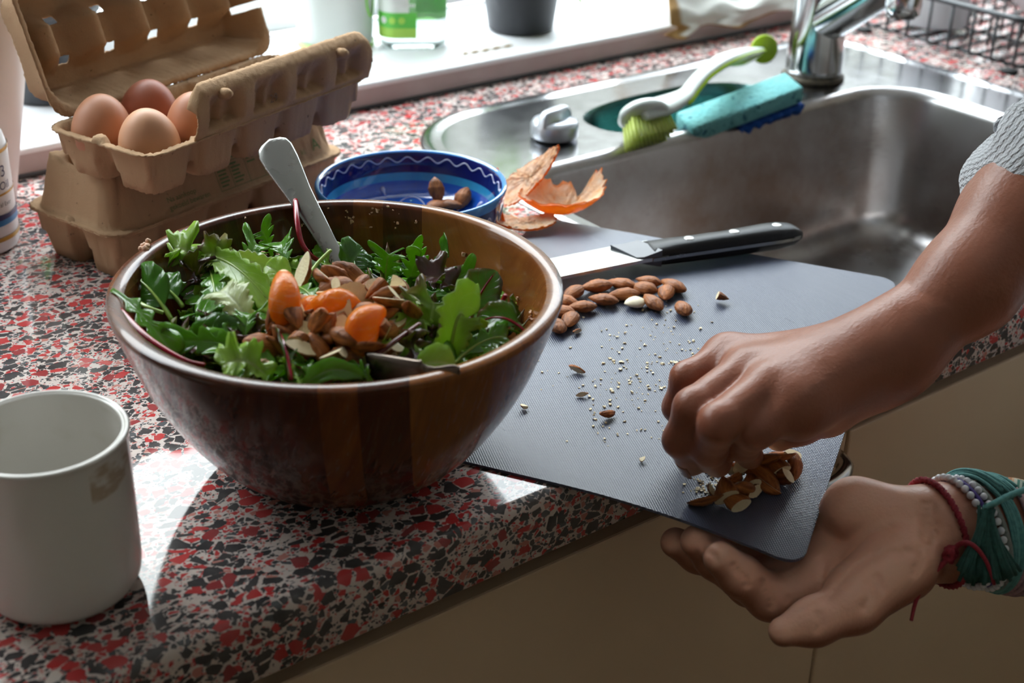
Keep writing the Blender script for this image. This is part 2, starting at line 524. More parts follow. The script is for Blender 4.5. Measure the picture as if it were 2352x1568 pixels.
# ------------------------------------------------------------------ the setting
WALL = M('painted_wall', (.86, .80, .71), (.82, .76, .67), 8, .8, bump=.1)
WHITE = M('white_gloss_paint', (.84, .84, .84), (.76, .76, .77), 14, .32, bump=.08, bscale=60)
SILLM = M('white_sill_paint', (.86, .86, .87), (.78, .78, .80), 9, .35, bump=.08, bscale=50)
NOSE = M('pinkish_sill_edge', (.52, .43, .42), (.42, .33, .32), 18, .5, bump=.1, bscale=90)
FLOOR = M('floor_boards', (.42, .30, .20), (.34, .23, .15), 6, .5)
CEIL = M('ceiling_paint', (.82, .80, .77), (.78, .76, .73), 5, .85)
STONE = M('weathered_render', (.13, .125, .11), (.09, .095, .08), 1.2, .9, bump=.2, bscale=20)
PAVE = M('outdoor_paving', (.46, .46, .44), (.38, .38, .35), 2, .9)

def structure(name, v, f, m, parent=None, label=None, smooth=False):
    o = obj(name, v, f, m, parent, smooth)
    if parent is None: o['kind'] = 'structure'
    if label: o['label'] = label
    return o

RX0, RX1, RY0, RY1, RZ0, RZ1 = -1.7, 2.7, -2.4, 1.075, -.9, 1.62
structure('floor', *box(((RX0 + RX1) / 2, (RY0 + RY1) / 2, RZ0 - .03), (RX1 - RX0 + .4, RY1 - RY0 + .4, .06)), FLOOR)
structure('ceiling', *box(((RX0 + RX1) / 2, (RY0 + RY1) / 2, RZ1 + .03), (RX1 - RX0 + .4, RY1 - RY0 + .4, .06)), CEIL)
structure('wall_left', *box((RX0 - .05, (RY0 + RY1) / 2, .37), (.1, RY1 - RY0 + .2, 2.54)), WALL)
structure('wall_right', *box((RX1 + .05, (RY0 + RY1) / 2, .37), (.1, RY1 - RY0 + .2, 2.54)), WALL)
structure('wall_front', *box(((RX0 + RX1) / 2, RY0 - .05, .37), (RX1 - RX0, .1, 2.54)), WALL)
# window wall: four blocks around the opening, one mesh
wy = (RY1 + 1.33) / 2; wd = 1.33 - RY1
wv = join(box(((RX0 + WIN_X0) / 2, wy, .37), (WIN_X0 - RX0, wd, 2.54)),
          box(((RX1 + WIN_X1) / 2, wy, .37), (RX1 - WIN_X1, wd, 2.54)),
          box(((WIN_X0 + WIN_X1) / 2, wy, (RZ0 + .0) / 2 - .002), (WIN_X1 - WIN_X0, wd, .9 - .004)),
          box(((WIN_X0 + WIN_X1) / 2, wy, (WIN_TOP + RZ1) / 2), (WIN_X1 - WIN_X0, wd, RZ1 - WIN_TOP)))
structure('wall_back', *wv, M('white_reveal_paint', (.80, .80, .79), (.74, .74, .73), 9, .6, bump=.1))
win = bpy.data.objects.new('window_1', None); COL.objects.link(win); win['kind'] = 'structure'
win['label'] = 'bright kitchen window above the deep white sill'
win.location = ((WIN_X0 + WIN_X1) / 2, WIN_Y, SILL_Z); WL[win.name] = np.array(win.location)
xm = (WIN_X0 + WIN_X1) / 2; zm = (SILL_Z + WIN_TOP) / 2
fr = join(box((xm, WIN_Y + .03, SILL_Z + .022), (WIN_X1 - WIN_X0, .06, .045), .004),
          box((xm, WIN_Y + .03, WIN_TOP - .022), (WIN_X1 - WIN_X0, .06, .045), .004),
          box((WIN_X0 + .022, WIN_Y + .03, zm), (.045, .06, WIN_TOP - SILL_Z), .004),
          box((WIN_X1 - .022, WIN_Y + .03, zm), (.045, .06, WIN_TOP - SILL_Z), .004))
obj('window_frame', *fr, WHITE, win, False)
MUL = (.02, 1.95)
for xa, xb in ((WIN_X0 + .045, MUL[0] - .02), (MUL[0] + .02, MUL[1] - .02), (MUL[1] + .02, WIN_X1 - .045)):
    obj('pane', *box(((xa + xb) / 2, WIN_Y + .035, zm), (xb - xa, .004, WIN_TOP - SILL_Z - .09)), PANE, win, False)
for xq in MUL: obj('mullion', *box((xq, WIN_Y + .03, zm), (.042, .058, WIN_TOP - SILL_Z - .09), .004), WHITE, win, False)
# sill: top board with a pink-grey nose
sill = thing('window_sill', None, None, (xm, 1.05, 0)); sill['kind'] = 'structure'; sill['label'] = 'deep white painted window sill behind the worktop'
SX0, SX1 = RX0, RX1
sv, sf = box(((SX0 + WIN_X1) / 2, (1.0515 + WIN_Y) / 2, SILL_Z - .003), (WIN_X1 - SX0, WIN_Y - 1.0515, .006), .0025, 3)
obj('sill_board', sv, sf, SILLM, sill, False)
obj('sill_lip', *box(((WIN_X1 + SX1) / 2, (1.0515 + RY1) / 2, SILL_Z - .003), (SX1 - WIN_X1, RY1 - 1.0515, .006), .002), SILLM, sill, False)
obj('sill_nose', *box(((SX0 + SX1) / 2, 1.0635, .0104), (SX1 - SX0, .023, .0195), .002), NOSE, sill, False)
obj('sealant_strip', *tube([(SX0, 1.051, .0012), (SX1, 1.051, .0012)], .0022, 6), M('dark_sealant', (.05, .05, .055), None, 60, .7), sill)
structure('trim_1', *box((xm, 1.0645, WIN_TOP + .03), (WIN_X1 - WIN_X0 + .1, .02, .05), .004), WHITE)
# outside: paving and the rendered wall of a neighbouring house
structure('ground_outside', *box((1, 6.6, -1.0), (24, 10.4, .1)), PAVE)
structure('wall_outside', *box((1.5, 9.2, 2.0), (26, .3, 6.0)), STONE)

# ------------------------------------------------------------------ worktop and cabinets
FY = .4643          # front edge of the worktop
BX0, BX1, BY0, BY1, BR = .637, 1.113, .53, .832, .055    # sink basin
def worktop():
    X0, X1, Y1, T, r = RX0 + .01, RX1 - .01, RY1 - .004, .0385, .0065
    outer = np.array([(X0, FY + r), (X1, FY + r), (X1, Y1), (X0, Y1)])
    hole = rrect(.628, 1.185, .517, .975, .06, 4)
    V, F = plate(outer, [hole], 0.0)
    # rounded nose and front face
    prof = [(FY + r - r * math.sin(t), -r + r * math.cos(t)) for t in np.linspace(0, PI / 2, 7)] + [(FY, -T + .002), (FY + .002, -T), (FY + .05, -T)]
    V2 = np.array([(x, y, z) for x in (X0, X1) for y, z in prof]); n = len(prof)
    F2 = [(i, i + 1, n + i + 1, n + i) for i in range(n - 1)]
    h3 = np.c_[hole, np.zeros(len(hole))]; h4 = h3 - [0, 0, T]
    V3, F3 = loft([h4, h3])
    return join((V, F), (V2, F2), (V3, F3))
wt = obj('terrazzo_worktop', *worktop(), TERR, smooth=True, base=(xm, FY, -.0385))
edge_smooth(wt, 50)
tag(wt, 'polished terrazzo worktop of red and black chips in pale cement', 'worktop')

BEIGE = M('beige_cabinet_front', (.70, .53, .35), (.66, .49, .32), 5, .45, bump=.05, bscale=200)
GAP_SHADE = M('gap_shade', (.02, .018, .016), None, 30, .7)  # near-black body colour paints the shade in the gap below the worktop
HANDLE = mat_steel('bright_handle', (.6, .58, .55), .1, .1)
DOORY, DOORTOP = .4775, -.058
labs = {-.5525: 'beige base cabinet under the mug at the left end of the worktop', .0475: 'beige base cabinet below the salad bowl with a bow handle by its top corner',
        .6475: 'beige base cabinet below the sink, standing behind the hand with bracelets'}
for x0, lab in ((-.5525, labs[-.5525]), (.0475, labs[.0475]), (.6475, labs[.6475])):
    x1 = x0 + .597
    c = thing('base_cabinet', lab, 'cabinet', ((x0 + x1) / 2, .75, RZ0), 'base cabinets under the worktop')
    zt = -.0395 if x0 < .5 else -.20
    xe = .612 if 0 < x0 < .5 else x1 - .003
    body = join(box(((x0 + .003 + xe) / 2, .77, (RZ0 + .1 + zt) / 2), (xe - x0 - .003, .54, zt - RZ0 - .1)),
                box(((x0 + x1) / 2, .79, RZ0 + .05), (.594, .5, .1)))
    if x0 > .5: body = join(body, box((x0 + .008, .507, -.12), (.016, .014, .161)), box((x1 - .008, .507, -.12), (.016, .014, .161)), box(((x0 + x1) / 2, .507, -.12), (.59, .014, .161)))
    obj('cabinet_body', *body, GAP_SHADE, c, False)
    d = obj('door', *box(((x0 + x1) / 2, DOORY + .0095, (DOORTOP + RZ0 + .12) / 2), (.5972, .019, DOORTOP - RZ0 - .12), .0015), BEIGE, c, False)
    xh = x1 - .05
    xa, xb = xh - .035, xh + .040
    P = spline([(xa, DOORY, -.0715), (xa + .006, DOORY - .014, -.0715), (xa + .025, DOORY - .022, -.0715), (xb - .025, DOORY - .022, -.0715), (xb - .006, DOORY - .014, -.0715), (xb, DOORY, -.0715)], 30)
    obj('handle', *tube(P, .0056, 10), HANDLE, d)

# ------------------------------------------------------------------ sink
sink = thing('kitchen_sink', 'stainless steel inset sink with one deep rounded basin', 'sink', (.88, .68, -.14))
PZ = .0022
outer = rrect(.619, 1.196, .503, .996, (.045, .03, .05, .100), 10)
def inset(d, z, base=(.619, 1.196, .503, .996), rr=(.045, .03, .05, .100)):
    return np.c_[rrect(base[0] + d, base[1] - d, base[2] + d, base[3] - d, tuple(max(q - d, .004) for q in rr), 10), np.full(len(outer), z)]
inner0 = inset(.018, PZ)
basin0 = rrect(BX0 - .010, BX1 + .010, BY0 - .010, BY1 + .010, BR + .010, 12)
WX0, WX1, WY0, WY1 = .784, .986, .849, .941
th = np.linspace(0, 2 * PI, 48, endpoint=False)
def well(s, z): 
    c, sn = np.cos(th), np.sin(th)
    return np.c_[(WX0 + WX1) / 2 + (WX1 - WX0) / 2 * s * np.sign(c) * np.abs(c) ** .8, (WY0 + WY1) / 2 + (WY1 - WY0) / 2 * s * np.sign(sn) * np.abs(sn) ** .8, np.full(48, z)]
lipV = loft([inset(0, .0003), inset(.0012, .0024), inset(.004, .0036), inset(.008, .0036), inset(.0125, .0028), inset(.018, PZ)])
pv = plate(inner0[:, :2], [basin0, well(1.03, 0)[:, :2]], PZ)
edge = obj('sink_deck', *join(lipV, pv), STEEL, sink); edge_smooth(edge, 60)
def bring(d, z):
    return np.c_[rrect(BX0 + d, BX1 - d, BY0 + d, BY1 - d, max(BR - d * .6, .012), 12), np.full(len(basin0), z)]
rings = [np.c_[basin0, np.full(len(basin0), PZ)]]
for t in np.linspace(.15, 1, 7) * PI / 2: rings.append(bring(-.010 + .010 * math.sin(t), PZ - .010 + .010 * math.cos(t)))
for z in (-.03, -.06, -.09, -.11): rings.append(bring(.002 + (-z) * .09, z))
d0 = .0125; rb = .03
for t in np.linspace(.1, 1, 9) * PI / 2: rings.append(bring(d0 + rb * (1 - math.cos(t)), -.112 - rb * math.sin(t)))
rings.append(bring(.09, -.1435)); rings.append(bring(.13, -.1455))
bv, bf = loft(rings); n = len(basin0); bf.append(tuple(range(len(bv) - n, len(bv))))
obj('basin', bv, [tuple(reversed(f)) for f in bf], STEELB, sink)
dr = lathe([(.0, .0015), (.018, .0015), (.024, .003), (.038, .0035), (.042, .001), (.042, -.002)], 32, (.88, .66, -.1455))
obj('drain', *weld(*dr), CHROME, sink)
wr = [np.c_[well(1.03, PZ)[:, :2], np.full(48, PZ)], well(1.0, PZ - .003), well(.96, -.012), well(.88, -.035), well(.74, -.046), well(.4, -.05)]
wv_, wf_ = loft(wr); wf_.append(tuple(range(len(wv_) - 48, len(wv_))))
obj('side_well', wv_, [tuple(reversed(f)) for f in wf_], mat_steel('teal_tinted_well', (.07, .17, .16), .2, .15), sink)
kc = at(1273, 312, .004)
kn = thing('drain_knob', None, None, kc); kn.parent = sink; kn.location = np.array(kc) - wloc(sink); WL[kn.name] = np.array(kc)
KS = 1.12
KM = M('satin_grey_knob', (.52, .54, .58), (.44, .46, .5), 60, .3, metal=.55)
obj('knob_base', *weld(*lathe([(0, 0), (.0195, 0), (.0205, .002), (.0205, .011), (.0185, .0145), (.012, .0155), (0, .0155)], 40, kc)), KM, kn)
gp = grid(lambda u, v: np.stack([kc[0] + (u - .5) * .040, kc[1] + (v - .5) * .0125 * (1.25 - np.abs(u - .5)), kc[2] + .012 + .013 * np.sqrt(np.clip(1 - (2 * v - 1) ** 4, 0, 1)) * np.sqrt(np.clip(1 - (2 * u - 1) ** 6, 0, 1))], -1), 20, 12)
gV = gp[0]; gV[:, :2] = (gV[:, :2] - kc[:2]) @ rotz(.25)[:2, :2].T + kc[:2]
obj('knob_grip', gV, gp[1], KM, kn)

# tap
fc = at(1866, 178, .0025)
tap = thing('mixer_tap', 'dull chrome mixer tap rising from the back corner of the sink', 'tap', fc)
obj('body', *weld(*lathe([(0, .004), (.0275, .004), (.0275, .012), (.0268, .03), (.0255, .075), (.0250, .16), (.023, .19), (.014, .205), (0, .208)], 48, fc)), CHROME, tap)
obj('base_ring', *lathe([(.0262, .0), (.0305, .0), (.0305, .003), (.0285, .0055), (.0262, .006)], 48, fc), M('limescale_grime', (.11, .085, .05), (.03, .028, .025), 300, .5, metal=.4), tap)
aer = at(2076, 8, .098)
sp0 = fc + np.array([0, 0, .054]); d_ = aer + np.array([0, 0, .03]) - sp0
dn = d_ / np.linalg.norm(d_)
P = np.array([sp0 + dn * .004, sp0 + d_ * .35, sp0 + d_ * .7, sp0 + d_ * 1.0, sp0 + d_ * 1.12])
obj('spout', *tube(spline(P, 24), np.interp(np.linspace(0, 1, 25), [0, .3, .9, 1], [.0225, .0215, .0195, .013]), 28), CHROME, tap)
obj('aerator', *lathe([(.0, -.012), (.0125, -.012), (.0128, -.009), (.0155, -.009), (.0162, -.002), (.0162, .012), (.015, .016), (.0, .016)], 32, aer), CHROME, tap)
lv = thing('lever', None, None, fc + [0, 0, .208]); lv.parent = tap; lv.location = (0, 0, .208); WL[lv.name] = fc + [0, 0, .208]
obj('lever_cap', *weld(*lathe([(0, 0), (.019, .0), (.021, .006), (.018, .02), (.008, .027), (0, .028)], 36, fc + [0, 0, .208])), CHROME, lv)
obj('lever_arm', *tube(spline([fc + [0, 0, .225], fc + [.02, -.04, .24], fc + [.04, -.09, .25]], 14), .006, 12), CHROME, lv)

# ------------------------------------------------------------------ cutting mat
MT = .0016
def matz(x, y):
    """height of the mat's underside: flat on the worktop, drooping past its edge"""
    d = np.maximum(FY + .004 - np.asarray(y, float), 0)
    X, Y = np.asarray(x, float), np.asarray(y, float)
    o = np.hypot(np.maximum(.612 + .012 - X, 0), np.maximum(.503 + .012 - Y, 0))        # distance to the sink's raised rim
    t = np.clip(1 - o / .16, 0, 1)
    return .0002 + .0040 * t - 1.25 * d ** 2
mTL, mTR, mBL = np.array([.607, .750]), np.array([.739, .526]), np.array([.327, .584])
mBR = np.array([.4625, .3575])
def make_mat():
    def s(u, v):
        r = .012
        P = (1 - u)[..., None] * ((1 - v)[..., None] * mTL + v[..., None] * mTR) + u[..., None] * ((1 - v)[..., None] * mBL + v[..., None] * mBR)
        # rounded corners
        a = np.minimum(u, 1 - u) * .325; b = np.minimum(v, 1 - v) * .24
        k = (a < r) & (b < r)
        da, db = r - a, r - b; d = np.hypot(da, db); sc = np.where(k & (d > 1e-9), np.maximum(da, db) / np.maximum(d, 1e-9), 1)
        na, nb = r - da * sc, r - db * sc
        u2 = np.where(k, np.where(u < .5, na / .325, 1 - na / .325), u); v2 = np.where(k, np.where(v < .5, nb / .24, 1 - nb / .24), v)
        P = (1 - u2)[..., None] * ((1 - v2)[..., None] * mTL + v2[..., None] * mTR) + u2[..., None] * ((1 - v2)[..., None] * mBL + v2[..., None] * mBR)
        return np.concatenate([P, matz(P[..., 0], P[..., 1])[..., None]], -1)
    nu, nv = 90, 70
    V, F = grid(s, nu, nv)
    n = len(V); V2 = V + [0, 0, MT]
    b = [i * nv for i in range(nu)] + [(nu - 1) * nv + j for j in range(1, nv)] + [i * nv + nv - 1 for i in range(nu - 2, -1, -1)] + [j for j in range(nv - 2, 0, -1)]
    m = len(b)
    Fs = [(b[i], b[(i + 1) % m], b[(i + 1) % m] + n, b[i] + n) for i in range(m)]
    return np.concatenate([V, V2]), F + [tuple(reversed([i + n for i in f])) for f in F] + Fs
mv, mf = make_mat()
cm = edge_smooth(obj('cutting_mat', mv, mf, MATP), 50)
tag(cm, 'thin dark grey textured cutting mat overhanging the worktop edge', 'cutting mat')
def ontop(u, v, h=0.0):
    """point on the mat's top surface seen at pixel (u, v)"""
    z = MT
    for _ in range(6):
        p = at(u, v, z + h); z = float(matz(p[0], p[1])) + MT
    return np.array([p[0], p[1], z + h])

# ------------------------------------------------------------------ wooden salad bowl
BC = np.array([.3225, .557, MT + .0006]); BR_, BH = .1128, .0995
bprof = [(.0, .0), (.050, .0), (.0555, .0015), (.062, .006), (.074, .018), (.087, .036), (.098, .056), (.1065, .078), (.1118, .094), (.1128, .0975),
         (.1120, .0995), (.1085, .1003), (.1050, .0995), (.1030, .096), (.0985, .080), (.0905, .058), (.079, .036), (.064, .019), (.045, .0115), (.0, .0105)]
bp = np.array(bprof)
bowl = obj('salad_bowl', *weld(*lathe([tuple(p) for p in np.concatenate([bp[:1], spline(bp[1:-1], 120), bp[-1:]])], 96, BC)), WOOD, base=BC)
tag(bowl, 'large round acacia wood salad bowl heaped with mixed leaves', 'salad bowl')
def rb_in(z):
    """inner radius of the bowl at height z above the worktop"""
    return float(np.interp(z - BC[2], [.0105, .0115, .019, .036, .058, .080, .096, .1003], [.0, .045, .064, .079, .0905, .0985, .103, .106]))

# ------------------------------------------------------------------ mug
def mat_mug():
    b = NB('white_enamel_with_coffee_drips')
    x, y, z = b.sep()
    f, _ = b.noise(16, 3); g, _ = b.noise(80, 3, .6, b.mapping(scale=(.6, .6, 1.3)))
    col = b.mix(f, (.76, .735, .69), (.68, .655, .61))
    band = b.math('MULTIPLY', b.math('GREATER_THAN', z, .062), b.math('LESS_THAN', z, .0785))
    side = b.math('MULTIPLY', b.math('GREATER_THAN', x, .006), b.math('LESS_THAN', y, -.004))
    st = b.math('MULTIPLY', b.math('MULTIPLY_ADD', g, 9, -4.7, clamp=True), b.math('MULTIPLY', band, side))
    rr = b.math('SQRT', b.math('ADD', b.math('MULTIPLY', x, x), b.math('MULTIPLY', y, y)))
    ins = b.math('MULTIPLY', b.math('LESS_THAN', rr, .0335), b.math('MULTIPLY_ADD', b.noise(30, 4)[0], 4, -2.1, clamp=True))
    col = b.mix(b.math('MULTIPLY', st, .6), col, (.36, .22, .08))
    col = b.mix(b.math('MULTIPLY', ins, .35), col, (.42, .38, .20))
    return b.done(b.bsdf(col, .22, 0, b.bump(f, .03, .001), Coat_Weight=.3))
MC = np.array([.1590, .5330, .0003])
mug = thing('mug', 'white cylindrical mug with coffee drips below its rim', 'mug', MC)
mp_ = np.array([(.024, 0), (.0285, .0012), (.033, .0045), (.0352, .010), (.0358, .02), (.0360, .05), (.0362, .0785), (.0372, .0815), (.0362, .083), (.0345, .0822), (.0335, .079), (.0333, .05), (.0328, .02), (.030, .0075), (.022, .0048)])
obj('mug_body', *weld(*lathe([(0, .0)] + [tuple(p) for p in spline(mp_, 60)] + [(0, .0045)], 64, MC)), mat_mug(), mug)
hd = np.array([-.94, .34, 0])
obj('handle', *tube(spline([MC + hd * .0345 + [0, 0, .066], MC + hd * .052 + [0, 0, .067], MC + hd * .06 + [0, 0, .05], MC + hd * .055 + [0, 0, .03], MC + hd * .0345 + [0, 0, .022]], 28), .0046, 12), mat_mug() if False else M('white_enamel', (.74, .735, .71), (.66, .655, .63), 16, .22), mug)

# ------------------------------------------------------------------ blue painted bowl
UC = at(944, 417, .0495); UC[2] = .0003
blue = thing('painted_bowl', 'shallow cobalt blue bowl painted with white wavy lines, behind the salad bowl', 'bowl', UC)
US = .915
up_ = [(.052, 0), (.056, .001), (.060, .006), (.0655, .018), (.0692, .032), (.0715, .046), (.0730, .0515), (.0725, .0535), (.0708, .0540), (.0690, .0525), (.0680, .049), (.0670, .0435), (.0654, .0370), (.0630, .0310), (.0600, .0265), (.054, .0225), (.044, .0200), (.028, .0188), (.012, .0185)]
V, F = lathe([(0, .002)] + up_ + [(0, .0185)], 72, cap=False); V = V * US + UC
ring = np.array([f[0] // 72 for f in F])
U_NAVY = M('navy_glaze', (.008, .012, .11), (.014, .02, .16), 60, .08, Coat_Weight=.6)
U_BLUE = M('cobalt_glaze', (.014, .085, .46), (.018, .12, .56), 40, .08, Coat_Weight=.6)
U_TURQ = M('turquoise_glaze', (.03, .27, .52), (.05, .36, .62), 60, .08, Coat_Weight=.6)
U_RIM = M('bright_blue_rim_glaze', (.025, .20, .60), (.05, .30, .70), 60, .08, Coat_Weight=.6)
U_WHITE = M('white_slip_paint', (.72, .74, .86), (.60, .62, .80), 90, .2)
fm = np.where(ring < 3, 1, np.where(ring < 4, 2, np.where(ring < 6, 0, np.where(ring < 10, 3, np.where(ring < 13, 0, np.where(ring < 14, 2, 1))))))
V, F2 = weld(V, F)
fm = fm[:len(F2)]
obj('bowl_body', V, F2, [U_NAVY, U_BLUE, U_TURQ, U_RIM], blue, fm=fm)
def pol(r, a, z): return UC + US * np.array([r * math.cos(a), r * math.sin(a), z])
def ring_curve(fn, n=240): return np.array([fn(t) for t in np.linspace(0, 2 * PI, n, endpoint=False)])
zi = lambda z: float(np.interp(z, [.0265, .031, .037, .0435, .049, .0525], [.060, .0630, .0654, .0670, .0680, .069]))
zo = lambda z: float(np.interp(z, [.006, .018, .032, .046], [.060, .0655, .0692, .0715]))
def wave_in(t):
    z = .0470 + .0020 * math.sin(26 * t); return pol(zi(z) - .0001, t, z)
def wave_out(t):
    z = .0355 + .005 * math.sin(30 * t); return pol(zo(z) + .0001, t, z)
obj('wavy_line', *tube(ring_curve(wave_in, 520), .00055, 5, True), U_WHITE, blue)
obj('wavy_line', *tube(ring_curve(wave_out, 600), .0005, 5, True), U_WHITE, blue)
zf = lambda r: float(np.interp(r, [0, .012, .028, .044, .054, .060, .063], [.0185, .0185, .0188, .0200, .0225, .0265, .031]))
for q in range(8):
    a0 = q * PI / 4 + .2
    arc = [pol(.018 + .034 * math.sin(PI * t) ** .8 if False else .050 * abs(math.sin(PI * (.08 + .84 * t))) ** .55, a0 + (t - .5) * .80, 0) for t in np.linspace(0, 1, 26)]
    arc = np.array(arc); arc[:, 2] = [UC[2] + US * zf(math.hypot(*(p[:2] - UC[:2])) / US) + .0002 for p in arc]
    obj('petal_line', *tube(arc, .0005, 5), U_WHITE, blue)
    fan = []
    for da in (-.10, 0, .10):
        p = np.array([pol(r, a0 + PI / 8 + da * (1 - r / .06), 0) for r in np.linspace(.022, .040, 8)])
        p[:, 2] = [UC[2] + US * zf(math.hypot(*(x[:2] - UC[:2])) / US) + .0003 for x in p]
        fan.append(tube(p, np.sin(np.linspace(.15, PI - .1, 8)) * .0012 + .0002, 6))
    obj('fan_stroke', *join(*fan), U_TURQ if q % 2 else U_WHITE, blue)
    p = np.array([pol(r, a0 + PI / 8, 0) for r in np.linspace(.0535, .0605, 8)])
    p[:, 2] = [UC[2] + US * zf(math.hypot(*(x[:2] - UC[:2])) / US) + .0003 for x in p]
    obj('drop_mark', *tube(p, np.array([.0012, .0018, .0018, .0014, .001, .0007, .0005, .0003])[::-1], 8), U_WHITE, blue)
    c = pol(.0455, a0, 0); c[2] = UC[2] + US * zf(.0455)
    obj('dot_mark', *weld(*lathe([(0.0, .0006), (.0011, .0004), (.0016, 0)], 12, c, cap=False)), U_TURQ, blue)

# ------------------------------------------------------------------ knife lying on the mat
kA, kB = at(1290, 640, .010), at(1851, 548, .014)         # along the spine side
kd = (kB - kA); kd[2] = 0; kd /= np.linalg.norm(kd); kp = np.array([-kd[1], kd[0], 0])     # kp points to the cutting edge, away
O = kB + kp * .0; O[2] = 0
KB = O - kd * .29
knife = thing('kitchen_knife', 'broad steel kitchen knife with black riveted handle lying on the dark cutting mat', 'knife', (KB[0], KB[1], MT))
def kpt(s, t, z): return O - kd * s + kp * t + np.array([0, 0, z + .0042 - .0030 * min(max((s - .1) / .19, 0), 1)])      # s from the butt towards the tip, t across
zb = lambda s: .0105 - (s - .125) * .045 if s > .125 else .0105
def blade():
    st = np.r_[np.linspace(.108, .22, 14), np.linspace(.235, .29, 10)]
    V = []; F = []
    for s in st:
        wdt = .0335 if s < .22 else .0335 * math.sqrt(max(1 - ((s - .22) / .0705) ** 2, .0001))
        z0 = max(zb(s), MT + .0016)
        V += [kpt(s, 0, z0 - .0013), kpt(s, 0, z0 + .0013), kpt(s, wdt * .55, z0 + .0008 - .0006), kpt(s, wdt, z0 - .0012), kpt(s, wdt * .55, z0 - .0016)]
    n = 5
    for i in range(len(st) - 1):
        for j in range(n): F.append((i * n + j, i * n + (j + 1) % n, (i + 1) * n + (j + 1) % n, (i + 1) * n + j))
    F += [tuple(range(n)), tuple(range((len(st) - 1) * n, len(st) * n))[::-1]]
    return np.array(V), F
edge_smooth(obj('blade', *blade(), mat_steel('pale_blade_steel', (.66, .68, .66), .22, .15), knife), 25)
# handle: two black scales round a full tang
hs = np.linspace(0, 1, 34)
def hprof(a):
    s = a * .118
    w_ = np.interp(a, [0, .04, .12, .25, .5, .75, .9, 1], [.013, .0165, .0205, .0195, .0165, .0175, .0195, .0215])
    h = np.interp(a, [0, .05, .2, .6, .85, 1], [.003, .0065, .0082, .0080, .0074, .0062])
    t0 = np.interp(a, [0, .06, .15, .3, 1], [.004, .0012, .0, .0, .0])
    return s, w_, h, t0
V = []; F = []; nh = 16
for a in hs:
    s, w_, h, t0 = hprof(a)
    for q in np.linspace(0, 2 * PI, nh, endpoint=False):
        c, sn = math.cos(q), math.sin(q)
        V.append(kpt(s, t0 + w_ / 2 + w_ / 2 * np.sign(c) * abs(c) ** .5, .0105 + h * np.sign(sn) * abs(sn) ** .5))
for i in range(len(hs) - 1):
    for j in range(nh): F.append((i * nh + j, i * nh + (j + 1) % nh, (i + 1) * nh + (j + 1) % nh, (i + 1) * nh + j))
F += [tuple(range(nh))[::-1], tuple(range((len(hs) - 1) * nh, len(hs) * nh))]
BLK = M('black_knife_plastic', (.008, .008, .009), (.014, .014, .016), 30, .42, bump=.05, bscale=300, Specular_IOR_Level=.25)
obj('handle', np.array(V), F, BLK, knife)
# sloping bolster
bo = []
for s, w0, w1, h in ((.117, .0, .0215, .0062), (.121, .0, .0222, .0052), (.130, .001, .026, .0026), (.134, .004, .0295, .0016)):
    bo.append(np.array([kpt(s - .004, w0, .0105 - h), kpt(s + .004, w1, .0105 - h), kpt(s + .004, w1, .0105 + h), kpt(s - .004, w0, .0105 + h)]))
bV, bF = loft(bo); bF += [(0, 1, 2, 3), (15, 14, 13, 12)]
edge_smooth(obj('bolster', bV, bF, M('grey_bolster_plastic', (.075, .08, .10), (.06, .065, .085), 50, .35), knife), 30)
tg = [kpt(s, -.0004, .0105 - .0012) for s in np.linspace(.004, .12, 12)]
V, F = join(*[box((0, 0, 0), (1, 1, 1))]); 
tv = []
for s in np.linspace(.003, .12, 16):
    _, w_, h, t0 = hprof(s / .118 if s < .118 else 1)
    tv.append(np.array([kpt(s, t0 - .0011, .0093), kpt(s, t0 + w_ + .0009, .0093), kpt(s, t0 + w_ + .0009, .0117), kpt(s, t0 - .0011, .0117)]))
V, F = loft(tv); F += [(3, 2, 1, 0), (len(V) - 4, len(V) - 3, len(V) - 2, len(V) - 1)]
edge_smooth(obj('tang', V, F, CUTLERY, knife, True), 30)
for s in (.018, .053, .088):
    _, w_, h, t0 = hprof(s / .118)
    obj('rivet', *lathe([(0.0, -.002), (.0037, -.002), (.0037, .0001), (.003, .0005), (0, .0006)], 20, kpt(s, t0 + w_ * .55, .0105 + h * .985)), M('silver_rivet', (.72, .72, .70), (.6, .6, .58), 90, .3, metal=.4), knife)

